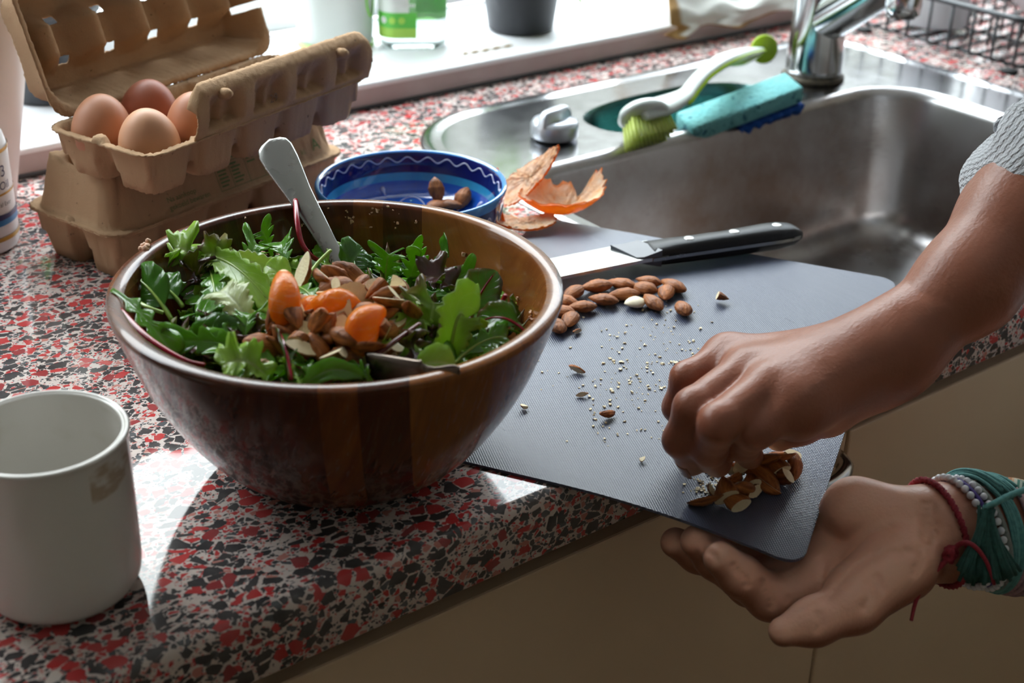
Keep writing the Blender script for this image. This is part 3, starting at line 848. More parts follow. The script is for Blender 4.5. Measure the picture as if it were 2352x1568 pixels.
# ------------------------------------------------------------------ egg cartons
CL, CW, NXC = .222, .098, 5
def tray_sheet(depth, seed=0, rim=.0055):
    st = .0017; nu, nv = int(CL / st), int(CW / st)
    u = np.linspace(0, CL, nu); v = np.linspace(0, CW, nv)
    U, W = np.meshgrid(u, v, indexing='ij')
    pu, pv = (CL - 2 * rim) / NXC, (CW - 2 * rim) / 2
    iu = np.clip(((U - rim) / pu).astype(int), 0, NXC - 1); iv = np.clip(((W - rim) / pv).astype(int), 0, 1)
    x = (U - rim - (iu + .5) * pu) / (pu / 2); y = (W - rim - (iv + .5) * pv) / (pv / 2)
    m = (np.abs(x) ** 6 + np.abs(y) ** 6) ** (1 / 6)
    t = np.clip((1.0 - m) / .30, 0, 1); t = t * t * (3 - 2 * t) * .35 + t * .65
    Z = -depth * t
    # low saddles between neighbouring cells, pointed posts where four meet
    inside = (U > rim + 3e-3) & (U < CL - rim - 3e-3) & (W > rim + 3e-3) & (W < CW - rim - 3e-3)
    gx = np.abs(U - rim - np.round((U - rim) / pu) * pu); gy = np.abs(W - CW / 2)
    sad = -.017
    Z = np.where(inside & ((gx < .006) | (gy < .006)), np.minimum(Z, sad), Z)
    for k in range(1, NXC):
        d = np.hypot(U - rim - k * pu, W - CW / 2)
        Z = np.maximum(Z, np.where(d < .013, .006 - np.maximum(d - .005, 0) * 3.2, -9))
        for e in (rim, CW - rim):
            d2 = np.hypot(U - rim - k * pu, (W - e) * 1.0)
            Z = np.maximum(Z, np.where(d2 < .010, .0 - np.maximum(d2 - .004, 0) * 3.5, -9))
    d2 = np.minimum(np.hypot(U - rim, W - CW / 2), np.hypot(U - CL + rim, W - CW / 2))
    Z = np.maximum(Z, np.where(d2 < .012, .003 - np.maximum(d2 - .004, 0) * 3.0, -9))
    rs = np.random.RandomState(seed)
    # rounded corners of the flange
    r = .016
    cu, cv = np.clip(U, r, CL - r), np.clip(W, r, CW - r)
    d = np.hypot(U - cu, W - cv); k = np.where(d > r, r / np.maximum(d, 1e-9), 1)
    U, W = cu + (U - cu) * k, cv + (W - cv) * k
    P = np.stack([U, W, Z], -1)
    P += rs.normal(0, .00022, P.shape)
    F = [(i * nv + j, (i + 1) * nv + j, (i + 1) * nv + j + 1, i * nv + j + 1) for i in range(nu - 1) for j in range(nv - 1)]
    return P.reshape(-1, 3), F

def lid_sheet(H, seed=0, slots=()):
    st = .0017; nu, nv = int(CL / st), int(CW / st)
    U, W = np.meshgrid(np.linspace(0, CL, nu), np.linspace(0, CW, nv), indexing='ij')
    r = .026
    qx, qy = np.abs(U - CL / 2) - (CL / 2 - r), np.abs(W - CW / 2) - (CW / 2 - r)
    dist = r - (np.hypot(np.maximum(qx, 0), np.maximum(qy, 0)) + np.minimum(np.maximum(qx, qy), 0))
    t = np.clip((dist - .0035) / np.where(qx > qy, .010, .0165), 0, 1)
    Z = H * (t * .8 + .2 * t * t * (3 - 2 * t))
    # row of dimples down the roof with ridges between them
    vy = np.abs(W - CW / 2)
    val = np.clip((.021 - vy) / .012, 0, 1); val = val * val * (3 - 2 * val)
    ph = np.cos((U - CL / 2) / (CL / 5.2) * 2 * PI) * .5 + .5
    ends = np.clip((np.minimum(U, CL - U) - .012) / .01, 0, 1)
    Z = Z - val * ends * (.004 + .019 * ph ** 1.3) * (H / .03)
    rs = np.random.RandomState(seed)
    cu, cv = np.clip(U, .016, CL - .016), np.clip(W, .016, CW - .016)
    d = np.hypot(U - cu, W - cv); k = np.where(d > .016, .016 / np.maximum(d, 1e-9), 1)
    U2, W2 = cu + (U - cu) * k, cv + (W - cv) * k
    P = np.stack([U2, W2, Z], -1) + rs.normal(0, .0002, (nu, nv, 3))
    holes = []
    for k in range(-2, 3):
        for s in (-1, 1): holes.append((CL / 2 + k * CL / 5.2 + CL / 10.4, CW / 2 + s * .013, .0052, .0030))
    holes += list(slots)
    F = []
    uu, ww = np.linspace(0, CL, nu), np.linspace(0, CW, nv)
    for i in range(nu - 1):
        for j in range(nv - 1):
            a, b = (uu[i] + uu[i + 1]) / 2, (ww[j] + ww[j + 1]) / 2
            if any(abs(a - h[0]) < h[2] and abs(b - h[1]) < h[3] for h in holes): continue
            F.append((i * nv + j, (i + 1) * nv + j, (i + 1) * nv + j + 1, i * nv + j + 1))
    return P.reshape(-1, 3), F

def carton_frame(fl, ang, z, tilt=0):
    u = np.array([math.cos(ang), math.sin(ang), 0]); v = np.array([-math.sin(ang), math.cos(ang), 0])
    n = np.array([0, 0, 1.])
    if tilt:
        c, s = math.cos(tilt), math.sin(tilt); u, n = u * c + n * s, n * c - u * s
    o = np.array([fl[0], fl[1], z])
    return lambda P: o + np.asarray(P)[..., 0:1] * u + np.asarray(P)[..., 1:2] * v + np.asarray(P)[..., 2:3] * n

def solid(o, t=.0013, off=0):
    m = o.modifiers.new('thickness', 'SOLIDIFY'); m.thickness = t; m.offset = off
    return o

# lower carton, closed
B_FL, B_ANG, B_Z = (.3080, .8140), math.radians(16.4), .0355
TB = carton_frame(B_FL, B_ANG, B_Z)
cb = thing('egg_carton', 'closed brown pulp egg carton with green print, underneath the open one', 'egg carton', TB(np.array([CL / 2, CW / 2, -.0345])), 'egg cartons stacked by the sill')
v, f = tray_sheet(.0345, 1); solid(obj('tray', TB(v), f, PULP, cb))
LHB = .0365
lv_, lf_ = lid_sheet(LHB, 2, slots=((.052, .0165, .0095, .0028), (.172, .0165, .0095, .0028)))
solid(obj('lid', TB(lv_ + [0, 0, .0012]), lf_, PULP, cb))
# print on the front slope of the lid
INK = M('green_print', (.10, .17, .045), (.15, .20, .08), 200, .8)
def on_slope(x0, s0):
    # x along the carton, s up the slope
    p0, p1 = np.array([0, .0036, .0012]), np.array([0, .0195, .0012 + LHB * .97])
    d = (p1 - p0) / np.linalg.norm(p1 - p0); nrm = np.array([0, -d[2], d[1]])
    return lambda x, y: TB(np.array([[x0 + x, *(p0 + d * (s0 + y) + nrm * .0016)[1:]]]))[0]
text('printed_text', 'Na aankoop', .0052, cb, on_slope(.050, .0088), INK)
text('printed_text', 'gekoeld bewaren', .0052, cb, on_slope(.050, .0034), INK)
text('printed_grade', 'A', .0125, cb, on_slope(.189, .0075), INK)
text('printed_grade', 'kl.', .0058, cb, on_slope(.177, .0075), INK)
pl_ = on_slope(.096, .003)
lines = []
def bar(x0, x1, y0, y1): lines.append((np.array([pl_(x0, y0), pl_(x1, y0), pl_(x1, y1), pl_(x0, y1)]), [(0, 1, 2, 3)]))
for y in (.0, .0185): bar(0, .062, y, y + .0004)
bar(0, .062, .0235, .0239)
for x in (0, .013, .028, .043, .062): bar(x, x + .0004, 0, .0235)
obj('printed_table', *join(*lines), INK, cb, False)
rr_ = random.Random(3); lines = []
for cx, n in ((.002, 6), (.0145, 6), (.030, 2), (.045, 1)):
    for k in range(n): bar(cx, cx + rr_.uniform(.006, .0095), .0156 - k * .0026, .0168 - k * .0026)
for k in range(9): bar(.003 + k * .0062, .003 + k * .0062 + rr_.uniform(.003, .0055), .0202, .0216)
obj('printed_lines', *join(*lines), INK, cb, False)
tv = []
for k in range(60):
    a = k / 60 * 2 * PI; tv.append(None)

# upper carton, open
T_FL, T_ANG, T_Z = (.3170, .7680), math.radians(18.4), .1030
TT0 = carton_frame(T_FL, T_ANG, T_Z, math.radians(.6))
TT = lambda P: TT0(np.asarray(P) * np.array([.95, 1, 1]))
ct = thing('egg_carton', 'open brown pulp egg carton holding four eggs, on top of the closed one', 'egg carton', TT(np.array([CL / 2, CW / 2, -.04])), 'egg cartons stacked by the sill')
v, f = tray_sheet(.0290, 5); solid(obj('tray', TT(v), f, PULP, ct))
LHT = .033; OPEN = math.radians(110)
lv_, lf_ = lid_sheet(LHT, 6)
P = lv_.copy(); y = P[:, 1] - CW; z = P[:, 2]
c, s = math.cos(-OPEN), math.sin(-OPEN)
P[:, 1], P[:, 2] = CW - .001 + y * c - z * s, .001 + y * s + z * c
solid(obj('lid', TT(P * [.965, 1, 1] + [.0115, 0, 0]), lf_, PULP, ct))
# tuck flap standing along the front edge over cells two to five
def flap(u, v):
    L0, L1 = .0415, CL - .003
    h = .0345 * np.minimum(1, np.minimum(u / .05, 1) * .2 + .8) 
    x = L0 + u * (L1 - L0)
    y = .002 - .004 * np.sin(v * PI) - v * .002 + np.where(v > .82, (v - .82) ** 2 * .16, 0)
    k = (x - rim_) / pu_; ph = np.abs((k % 1) - .5) * 2
    dent = np.clip((1 - ph / .78) / .30, 0, 1) * np.clip((v - .10) / .10, 0, 1) * np.clip((.80 - v) / .30, 0, 1) * np.clip((np.minimum(u, 1 - u) * (L1 - L0) - .004) / .006, 0, 1)
    rib = np.clip(1 - np.abs(((k % 1) - .5)) / .07, 0, 1) * dent
    y = y + .0105 * dent - .0065 * rib
    zc = v * h
    end = np.minimum(u, 1 - u) * (L1 - L0)
    zc = np.where((end < .014), zc * (1 - .25 * (1 - np.sqrt(np.clip(1 - (1 - end / .014) ** 2, 0, 1))) * v), zc)
    return np.stack([x, y, zc], -1)
rim_ = .0055; pu_ = (CL - 2 * rim_) / NXC
v, f = grid(flap, 110, 30)
solid(obj('tuck_flap', TT(v + np.random.RandomState(4).normal(0, .00018, v.shape)), f, PULP, ct))
for xx in (.066, .183):
    pg = lathe([(.0, -.004), (.0036, -.003), (.0034, .003), (.0018, .006), (0, .0065)], 14)
    pv_ = pg[0] @ eul(PI / 2 - .15, 0, 0).T
    obj('peg', TT(pv_ + [xx, -.0040, .0265]), pg[1], PULP, ct)
text('stamped_number', '29', .008, ct, lambda x, y: TT(np.array([[.107 + x, -.0047, .0100 + y]]))[0], M('faint_grey_ink', (.16, .10, .06), None, 300, .8))

# eggs
def egg_mesh():
    t = np.linspace(0, PI, 26)
    r = .0192 * np.sin(t) * (1 + .08 * np.cos(t)) ; z = -.0226 * np.cos(t) * (1 - .02 * np.cos(t))
    return weld(*lathe(list(zip(r, z)), 36, cap=False))
def mat_egg(n, c1, c2):
    return M(n, c1, c2, 18, .5, bump=.12, bscale=900, bdist=.0004, Subsurface_Weight=.08, Subsurface_Radius=(.01, .005, .003))
E1 = mat_egg('brown_eggshell', (.53, .23, .12), (.47, .19, .095)); E2 = mat_egg('dark_brown_eggshell', (.36, .105, .052), (.31, .085, .04)); E3 = mat_egg('pale_brown_eggshell', (.63, .32, .175), (.57, .275, .145))
ev, ef = egg_mesh()
for (i, j), mt, lb, tl in (((0, 0), E3, 'palest brown egg, at the near corner of the open carton', (.10, -.12)), ((0, 1), E1, 'mid brown egg at the outer left back cell of the carton', (-.05, .1)),
                           ((1, 1), E2, 'darkest reddish brown egg, in the back row of the carton', (.06, .08)), ((1, 0), E1, 'brown egg half hidden behind the carton tuck flap', (.0, -.05))):
    c = TT(np.array([[rim_ + (i + .5) * pu_, rim_ + (j + .5) * (CW - 2 * rim_) / 2, -.0025]]))[0]
    e = obj('egg', ev @ eul(tl[0], tl[1], 0).T + c, ef, mt); tag(e, lb, 'egg', 'eggs in the open carton')

# ------------------------------------------------------------------ things on the sill and at the left edge
TOPS = SILL_Z
def mat_liquid(name, col, absorb):
    b = NB(name)
    g = b.n('ShaderNodeBsdfPrincipled'); f, _ = b.noise(5, 2)
    b.l(b.mix(f, col, tuple(x * .85 for x in col)), g.inputs['Base Color'])
    g.inputs['Roughness'].default_value = .12; g.inputs['Transmission Weight'].default_value = .85; g.inputs['IOR'].default_value = 1.2
    return b.done(g.outputs[0])
def bottle(name, label, c, sx, sy, H, rot, rad, matb, taper=.06, n=10):
    o = thing(name, label, 'bottle', c)
    zs = [0, .0015, .006, .014, .05, H * .72, H * .86, H * .95, H]
    sc = [.80, .90, .975, 1.0, 1.0, .98, .82, .42, .34]
    rings = []
    for z, s in zip(zs, sc):
        r2 = rrect(-sx * s, sx * s, -sy * s, sy * s, min(sx, sy) * s * rad, n)
        rings.append(np.c_[r2 @ rotz(rot)[:2, :2].T, np.full(len(r2), z)] + c)
    V, F = loft(rings); k = len(rings[0]); F += [tuple(range(k))[::-1], tuple(range(len(V) - k, len(V)))]
    edge_smooth(obj('bottle_body', V, F, matb, o), 70)
    return o, rings
# dish soap bottle with a green label
sc_ = at(944, 108, TOPS); sc_[2] = TOPS + .0003
sc_ = sc_ + np.array([.005, .004, 0])
CLEAR = mat_liquid('clear_soft_plastic', (.80, .90, .86), 0)
sb, rings = bottle('dish_soap_bottle', 'clear green dish soap bottle with a printed label on the white sill', sc_, .033, .0215, .17, -.55, .8, CLEAR)
GL = mat_liquid('green_liquid', (.10, .50, .05), 0)
def shell(x0, x1, z0, z1, off, sx=.033, sy=.0215, rot=-.55, c=sc_, m=28, rad=.8):
    """patch wrapped over the front of the bottle, x0..x1 as arc length from its middle"""
    base = rrect(-sx, sx, -sy, sy, sy * rad, 16); seg = np.linalg.norm(np.roll(base, -1, 0) - base, axis=1)
    cum = np.r_[0, np.cumsum(seg)]; per = cum[-1]; bx = np.r_[base, base[:1]]
    i0 = np.argmin(np.abs(base[:, 0]) + (base[:, 1] > 0) * 9); s0 = cum[i0]
    def p(s, z):
        q = (s0 + s) % per; x = np.interp(q, cum, bx[:, 0]); y = np.interp(q, cum, bx[:, 1])
        nx, ny = x / sx ** 2, y / sy ** 2; l = math.hypot(nx, ny) + 1e-9
        w2 = rotz(rot) @ np.array([x + nx / l * off, y + ny / l * off, 0]); return c + w2 + np.array([0, 0, z])
    V = []; F = []
    for i, s in enumerate(np.linspace(x0, x1, m)): V += [p(s, z0(s) if callable(z0) else z0), p(s, z1(s) if callable(z1) else z1)]
    for i in range(m - 1): F.append((2 * i, 2 * i + 2, 2 * i + 3, 2 * i + 1))
    return np.array(V), F, p
V, F, _ = shell(-.075, .075, .030, .125, -.0012, m=60); obj('green_soap', V, F, GL, sb)
L1 = M('white_label', (.80, .86, .80), (.74, .80, .74), 60, .4); L2 = M('bright_green_label', (.10, .52, .06), (.14, .60, .08), 50, .4); L3 = M('lime_label', (.42, .72, .10), (.36, .66, .08), 50, .4)
V, F, _ = shell(-.062, -.020, .036, .12, .0004); obj('label', V, F, L1, sb)
V, F, _ = shell(-.062, -.013, .022, .037, .0006); obj('label_band', V, F, L2, sb)
V, F, _ = shell(-.062, -.013, .0125, .0222, .0006); obj('label_band', V, F, L3, sb)
_, _, pp = shell(-.03, .02, .02, .03, .0009)
LW = M('white_label_print', (.86, .88, .84), None, 90, .5); LY = M('yellow_label_print', (.80, .74, .05), None, 90, .5)
for k, xx in enumerate((-.045, -.036, -.027)):
    obj('label_icon', *weld(*[(lambda q: (np.array([pp(xx + .0032 * math.cos(t) * r, .0295 + .0032 * math.sin(t) * r) for r in (0.001, 1) for t in np.linspace(0, 2 * PI, 16, endpoint=False)]), [(j, (j + 1) % 16, 16 + (j + 1) % 16, 16 + j) for j in range(16)]))(0)][0]), L3 if k else LW, sb, False)
ln = []
for z, x0, x1 in ((.0425, -.036, -.014), (.0475, -.040, -.021)):
    xs = np.linspace(x0, x1, 10)
    for a, b in zip(xs[:-1:1], xs[1:]):
        ln.append((np.array([pp(a + .0003, z), pp(b - .0004, z), pp(b - .0004, z + .0033), pp(a + .0003, z + .0033)]), [(0, 1, 2, 3)]))
obj('label_lettering', *join(*ln), LW, sb, False)
ln = []
for z in (.053, .0575, .062):
    xs = np.linspace(-.038, -.023, 9)
    for a, b in zip(xs[:-1], xs[1:]):
        ln.append((np.array([pp(a + .0003, z), pp(b - .0004, z), pp(b - .0004, z + .0033), pp(a + .0003, z + .0033)]), [(0, 1, 2, 3)]))
obj('label_lettering', *join(*ln), LY, sb, False)
obj('cap', *lathe([(.0105, .168), (.0105, .19), (.006, .20), (.004, .215), (.0, .216)], 24, sc_), M('white_cap_plastic', (.8, .8, .8), None, 50, .4), sb)

wc = at(778, 112, TOPS); wc[2] = TOPS + .0003; wc = wc + np.array([.005, .014, 0])
MILK = M('milky_white_plastic', (.80, .84, .80), (.74, .80, .74), 12, .35, Transmission_Weight=.25, Subsurface_Weight=.2, Subsurface_Radius=(.02, .02, .02))
wb, rings = bottle('detergent_bottle', 'milky white bottle with green ring print and green foot', wc, .037, .026, .19, -.62, .95, MILK)
V, F, p3 = shell(-.07, .07, .0005, .006, .0007, .037, .026, -.62, wc, 50, .95); obj('green_foot', V, F, M('lime_plastic', (.48, .78, .22), (.42, .70, .18), 50, .4), wb)
rg = np.array([p3(.030 + .0078 * math.cos(t), .052 + .021 * math.sin(t)) for t in np.linspace(0, 2 * PI, 60, endpoint=False)])
obj('ring_print', *tube(rg, .0009, 6, True), M('vivid_green_print', (.22, .72, .02), (.28, .78, .04), 60, .4), wb)
obj('cap', *lathe([(.011, .185), (.011, .21), (.0, .211)], 24, wc), M('white_cap_plastic', (.8, .8, .8)), wb)

# flower pots
POT = M('black_plant_pot', (.022, .023, .026), (.034, .035, .04), 30, .5, bump=.05, bscale=200)
SOIL = M('potting_soil', (.03, .018, .010), (.06, .04, .025), 150, .95, bump=1, bscale=300)
def pot(label, c, r0, r1, h):
    o = thing('plant_pot', label, 'plant pot', c, 'black pots on the window sill')
    obj('pot', *weld(*lathe([(0, 0), (r0 * .9, 0), (r0, .002), (r1, h - .012), (r1 + .002, h - .012), (r1 + .002, h), (r1 - .001, h), (r1 - .003, h - .014), (r1 - .004, h - .02)], 56, c, cap=False)), POT, o)
    obj('soil', *weld(*lathe([(0, h - .016), (r1 * .5, h - .015), (r1 - .003, h - .018)], 40, c, cap=False)), SOIL, o)
    return o
def blade_leaf(p0, p1, p2, w, n=14):
    t = np.linspace(0, 1, n)[:, None]
    C = (1 - t) ** 2 * p0 + 2 * t * (1 - t) * p1 + t * t * p2
    T, N, B = frames(C)
    ww = w * np.sin(PI * np.clip(t[:, 0] * .93 + .06, 0, 1)) ** .7
    V = np.concatenate([np.stack([C - B * ww[:, None], C + N * .15 * ww[:, None] * -1, C + B * ww[:, None]], 1).reshape(-1, 3)])
    F = [(i * 3 + j, i * 3 + j + 1, (i + 1) * 3 + j + 1, (i + 1) * 3 + j) for i in range(n - 1) for j in range(2)]
    st = np.stack([np.repeat(t[:, 0], 3), np.tile([-1, 0, 1], n), np.zeros(n * 3)], 1)
    return V, F, st
PGREEN = leafmat('potted_plant_green', (.10, .27, .05), (.22, .45, .10), (.45, .62, .30))
pr_ = at(1186, 78, TOPS); pc = np.array([pr_[0] + .016, pr_[1] + .014, TOPS + .0003])
p1 = pot('black pot at the middle of the sill, right of the green soap bottle', pc, .0335, .042, .075)
for k, (dx, dy, dz) in enumerate(((.10, -.055, .035), (-.05, .03, .10), (.02, .05, .12), (.06, -.01, .09), (-.03, -.03, .11), (.075, .03, .06))):
    a = pc + [dx * .1, dy * .1, .06]; e = pc + [dx, dy, .06 + dz]
    if k == 0: e = at(1336, 12, .072)
    V, F, st = blade_leaf(a, (a + e) / 2 + [0, 0, .05], e, .008); obj('leaf', V, F, PGREEN, p1, st=st)
pc2 = np.array([.402, 1.172, TOPS + .0003])
p2 = pot('black pot behind the open lid of the egg carton', pc2, .036, .046, .085)
for k in range(14):
    a_ = k * 2.4; r_ = .018 + .02 * (k % 3) / 2
    a = pc2 + [math.cos(a_) * .012, math.sin(a_) * .012, .065]; e = pc2 + [math.cos(a_) * r_ * 3.0, math.sin(a_) * r_ * 2.2, .16 + .03 * (k % 4)]
    V, F, st = blade_leaf(a, a * .5 + e * .5 + [0, 0, .04], e, .0045); obj('leaf', V, F, PGREEN, p2, st=st)

# supplement bottle cut by the left edge
SB = np.array([.2560, .9430, .0003])
sbt = thing('supplement_bottle', 'white supplement bottle with gold bands and dark blue print', 'bottle', SB)
SR = .0305
obj('bottle_body', *weld(*lathe([(0, 0), (.027, 0), (.0295, .0015), (SR, .005), (SR, .072), (.0285, .080), (.022, .088), (.0185, .091), (.0185, .094), (0, .094)], 64, SB, cap=False)), M('white_bottle_plastic', (.78, .77, .78), (.72, .71, .73), 30, .35), sbt)
obj('cap', *lathe([(.0205, .093), (.0215, .094), (.0215, .112), (.020, .1145), (.0, .115)], 48, SB), M('white_cap_plastic', (.8, .8, .8)), sbt)
GOLD = M('gold_band', (.50, .30, .06), (.42, .24, .04), 60, .35, metal=.5); NAVY = M('navy_print', (.02, .025, .12), None, 60, .4); SKYB = M('blue_print_band', (.02, .16, .42), (.03, .22, .5), 30, .4); PRN = M('dark_print', (.06, .06, .07), None, 60, .5)
def cyl(a, z, off=.0004): return SB + np.array([(SR + off) * math.cos(a), (SR + off) * math.sin(a), z])
def cband(a0, a1, z0, z1, off=.0004, n=40):
    an = np.linspace(a0, a1, n); f0 = z0 if callable(z0) else (lambda a: z0); f1 = z1 if callable(z1) else (lambda a: z1)
    V = np.array([p for a in an for p in (cyl(a, f0(a), off), cyl(a, f1(a), off))]); return V, [(2 * i, 2 * i + 2, 2 * i + 3, 2 * i + 1) for i in range(n - 1)]
obj('gold_band', *cband(-PI, .35, .0095, .0125), GOLD, sbt); obj('gold_band', *cband(-PI, .35, .0415, .043), GOLD, sbt); obj('gold_band', *cband(-PI, .35, .0705, .073), GOLD, sbt)
obj('navy_swoosh', *cband(-PI, -.15, .0245, lambda a: .0300 + .002 * math.sin(a * 2)), NAVY, sbt); obj('blue_swoosh', *cband(-PI, -.10, .0205, .0247), SKYB, sbt)
def on_cyl(a0, z0): return lambda x, y: cyl(a0 + x / SR, z0 + y, .0007)
text('printed_text', '3', .0115, sbt, on_cyl(-1.02, .0545), NAVY); text('printed_text', 'Oil', .0082, sbt, on_cyl(-1.10, .0455), NAVY)
text('printed_text', 'al Extr', .0042, sbt, on_cyl(-1.15, .0340), PRN)

# tapered white canister at the upper left
CC = np.array([.2800, 1.0160, .0004])
can = thing('canister', 'tall tapered whitish canister cut by the left edge of the picture', 'canister', CC)
CANM = M('whitish_plastic', (.70, .66, .65), (.63, .58, .57), 12, .45)
obj('canister_body', *weld(*lathe([(0, 0), (.028, 0), (.030, .002), (.0695, .200), (.070, .205), (.068, .205), (.0665, .198), (.029, .006), (0, .005)], 72, CC, cap=False)), CANM, can)
obj('rim_bead', *tube(ring_curve(lambda t: CC + np.array([.0702 * math.cos(t), .0702 * math.sin(t), .2035]), 80), .0022, 8, True), CANM, can)

# dry twig on the sill
tw = obj('dry_twig', *tube(spline([at(1064, 123, TOPS + .0014), at(1100, 117, TOPS + .0016), at(1140, 110, TOPS + .0013), at(1178, 103, TOPS + .0014)], 20), [.0009 + .0005 * math.sin(i * 1.7) for i in range(21 if len(spline(np.zeros((4, 3)), 20)) == 21 else len(spline(np.zeros((4, 3)), 20)))], 6), M('dry_straw', (.50, .36, .16), (.40, .27, .11), 200, .8))
tag(tw, 'dry pale brown twig lying on the sill in front of the black pot', 'twig')

# white cloth with brown edges hanging over the sill
def cloth(u, v):
    # u across (0 left .. 1 right), v from the back of the sill to the hanging hem
    x = 1.005 + u * .275 + .018 * np.sin(v * 3 + u * 5) * v
    k = v * 2.0
    y = np.where(k < 1.25, 1.125 - k * .063, 1.0465 - .002)
    hang = np.clip(k - 1.25, 0, 1)
    z = TOPS + .004 - hang * .022 * (0.55 + .45 * np.sin(u * 9 + .6) ** 2)
    rise = np.exp(-((k - .45) / .55) ** 2) * (.052 + .018 * np.sin(u * 7 + 1))
    fold = .0075 * np.sin(u * 21 + np.sin(v * 4) * 1.2) * (.35 + v * .65)
    z = z + np.maximum(rise + fold * .7, -.001) * (k < 1.25) + (k >= 1.25) * .001
    y = y - np.clip(fold, -.002, .01) * hang * 1.3 - hang * .003
    x = x + .006 * np.sin(v * 17 + u * 3)
    return np.stack([x, y, z], -1)
def mat_cloth():
    b = NB('white_cloth_brown_edges')
    a = b.n('ShaderNodeAttribute', attribute_name='st'); u_, v_, _ = b.sep(a.outputs['Vector'])
    f, _ = b.noise(35, 4); g, _ = b.noise(900, 2)
    e = b.math('MINIMUM', b.math('MINIMUM', u_, b.math('SUBTRACT', 1.0, u_)), b.math('SUBTRACT', 1.0, v_))
    ed = b.math('SUBTRACT', 1.0, b.math('MULTIPLY', b.math('SUBTRACT', e, b.math('MULTIPLY', f, .085)), 40), clamp=True)
    col = b.mix(ed, b.mix(f, (.78, .78, .74), (.66, .65, .58)), (.34, .19, .06))
    return b.done(b.bsdf(col, .75, 0, b.bump(b.math('ADD', f, g), .3, .001), Transmission_Weight=.0))
V, F = grid(cloth, 60, 50); uu, vv = np.meshgrid(np.linspace(0, 1, 60), np.linspace(0, 1, 50), indexing='ij')
cl = solid(obj('cleaning_cloth', V, F, mat_cloth(), st=np.stack([uu.ravel(), vv.ravel(), vv.ravel() * 0], 1)), .0012)
tag(cl, 'crumpled white cloth with brown stained edges hanging over the sill', 'cloth')

# ------------------------------------------------------------------ dish brush and sponge in the side well
BRW = M('frosted_white_plastic', (.72, .78, .74), (.64, .71, .66), 20, .3, Transmission_Weight=.15)
BRG = M('lime_green_plastic', (.36, .56, .01), (.42, .62, .02), 30, .35)
h0, h1 = at(1455, 265, .030), at(1752, 113, .030)
br = thing('dish_brush', 'lime green and white dish brush lying in the side well of the sink', 'brush', (*at(1490, 300, 0)[:2], -.02))
path = np.array([at(1462, 262, .026), at(1530, 240, .028), at(1572, 218, .034), at(1612, 172, .046), at(1658, 138, .051), at(1705, 120, .045), at(1746, 113, .033)])
SP = spline(path, 42); n = len(SP); tt = np.linspace(0, 1, n)
wdt = np.interp(tt, [0, .12, .3, .38, .5, .7, .85, 1], [.014, .016, .012, .0085, .0085, .0115, .009, .0045])
obj('handle', *tube(SP, wdt, 16, flat=.42), BRW, br)
T_, N_, B_ = frames(SP)
i0 = int(n * .30)
obj('green_grip', *tube(SP[i0:] - N_[i0:] * .0016 + B_[i0:] * .0018, wdt[i0:] * .99, 14, flat=.34), BRG, br)
i1 = int(n * .62)
low = SP[i1:] - np.array([0, 0, 1]) * np.interp(tt[i1:], [tt[i1], .85, 1], [.002, .0085, .002])[:, None]
obj('grip_underside', *tube(low, np.interp(tt[i1:], [tt[i1], .8, 1], [.004, .0075, .004]), 12, flat=.7), BRG, br)
sd = at(1752, 112, .030)
dv = SP[-1] - SP[-4]; dv = dv / np.linalg.norm(dv); dv = np.array([-.42, -.85, .12]); dv /= np.linalg.norm(dv)
q = Vector((0, 0, 1)).rotation_difference(Vector(dv)); Rm = np.array(q.to_matrix())
ds = lathe([(0, -.004), (.004, -.003), (.0125, .0002), (.0140, .0012), (.0140, .0024), (.0125, .003), (0, .0034)], 36)
obj('suction_disc', ds[0] @ Rm.T + sd + dv * .002, ds[1], BRG, br)
bc = at(1478, 266, .022); e1 = (path[1] - path[0]); e1[2] = 0; e1 /= np.linalg.norm(e1); e2 = np.array([-e1[1], e1[0], 0])
toward = np.array([-.35, -.80, -.62]); toward /= np.linalg.norm(toward)
def mat_bristle():
    b = NB('pale_lime_bristles'); f, _ = b.noise(120, 3); col = b.mix(f, (.88, .93, .42), (.80, .90, .30))
    tr = b.n('ShaderNodeBsdfTranslucent'); b.l(col, tr.inputs['Color']); ms = b.n('ShaderNodeMixShader'); ms.inputs[0].default_value = .6
    b.l(b.bsdf(col, .4), ms.inputs[1]); b.l(tr.outputs[0], ms.inputs[2]); return b.done(ms.outputs[0])
BRI = mat_bristle()
tu = []
for i in range(11):
    for j in range(4):
        b0 = bc + e1 * (i - 4.6) * .0040 + np.array([0, 0, -.001]) + toward * .002 + np.cross(e1, toward) * (j - 1.5) * .0052
        d = toward + e1 * (i - 5) * .028 + np.cross(e1, toward) * (j - 1.5) * .05
        tu.append(tube([b0, b0 + d * .012, b0 + d * .0225], [.0014, .0015, .00175], 7))
bo = obj('bristles', *join(*tu), BRI, br); bo['kind'] = 'stuff'
hv = weld(*lathe([(0, .006), (.010, .0055), (.0195, .002), (.0215, -.003), (.019, -.006), (0, -.007)], 36, cap=False))
q = Vector((0, 0, 1)).rotation_difference(Vector(-toward)); Rm = np.array(q.to_matrix())
hvv = hv[0].copy() @ Rm.T; hvv = hvv + e1 * (hvv @ e1)[:, None] * .12
obj('brush_head', hvv + bc + [0, 0, .002], hv[1], BRW, br)

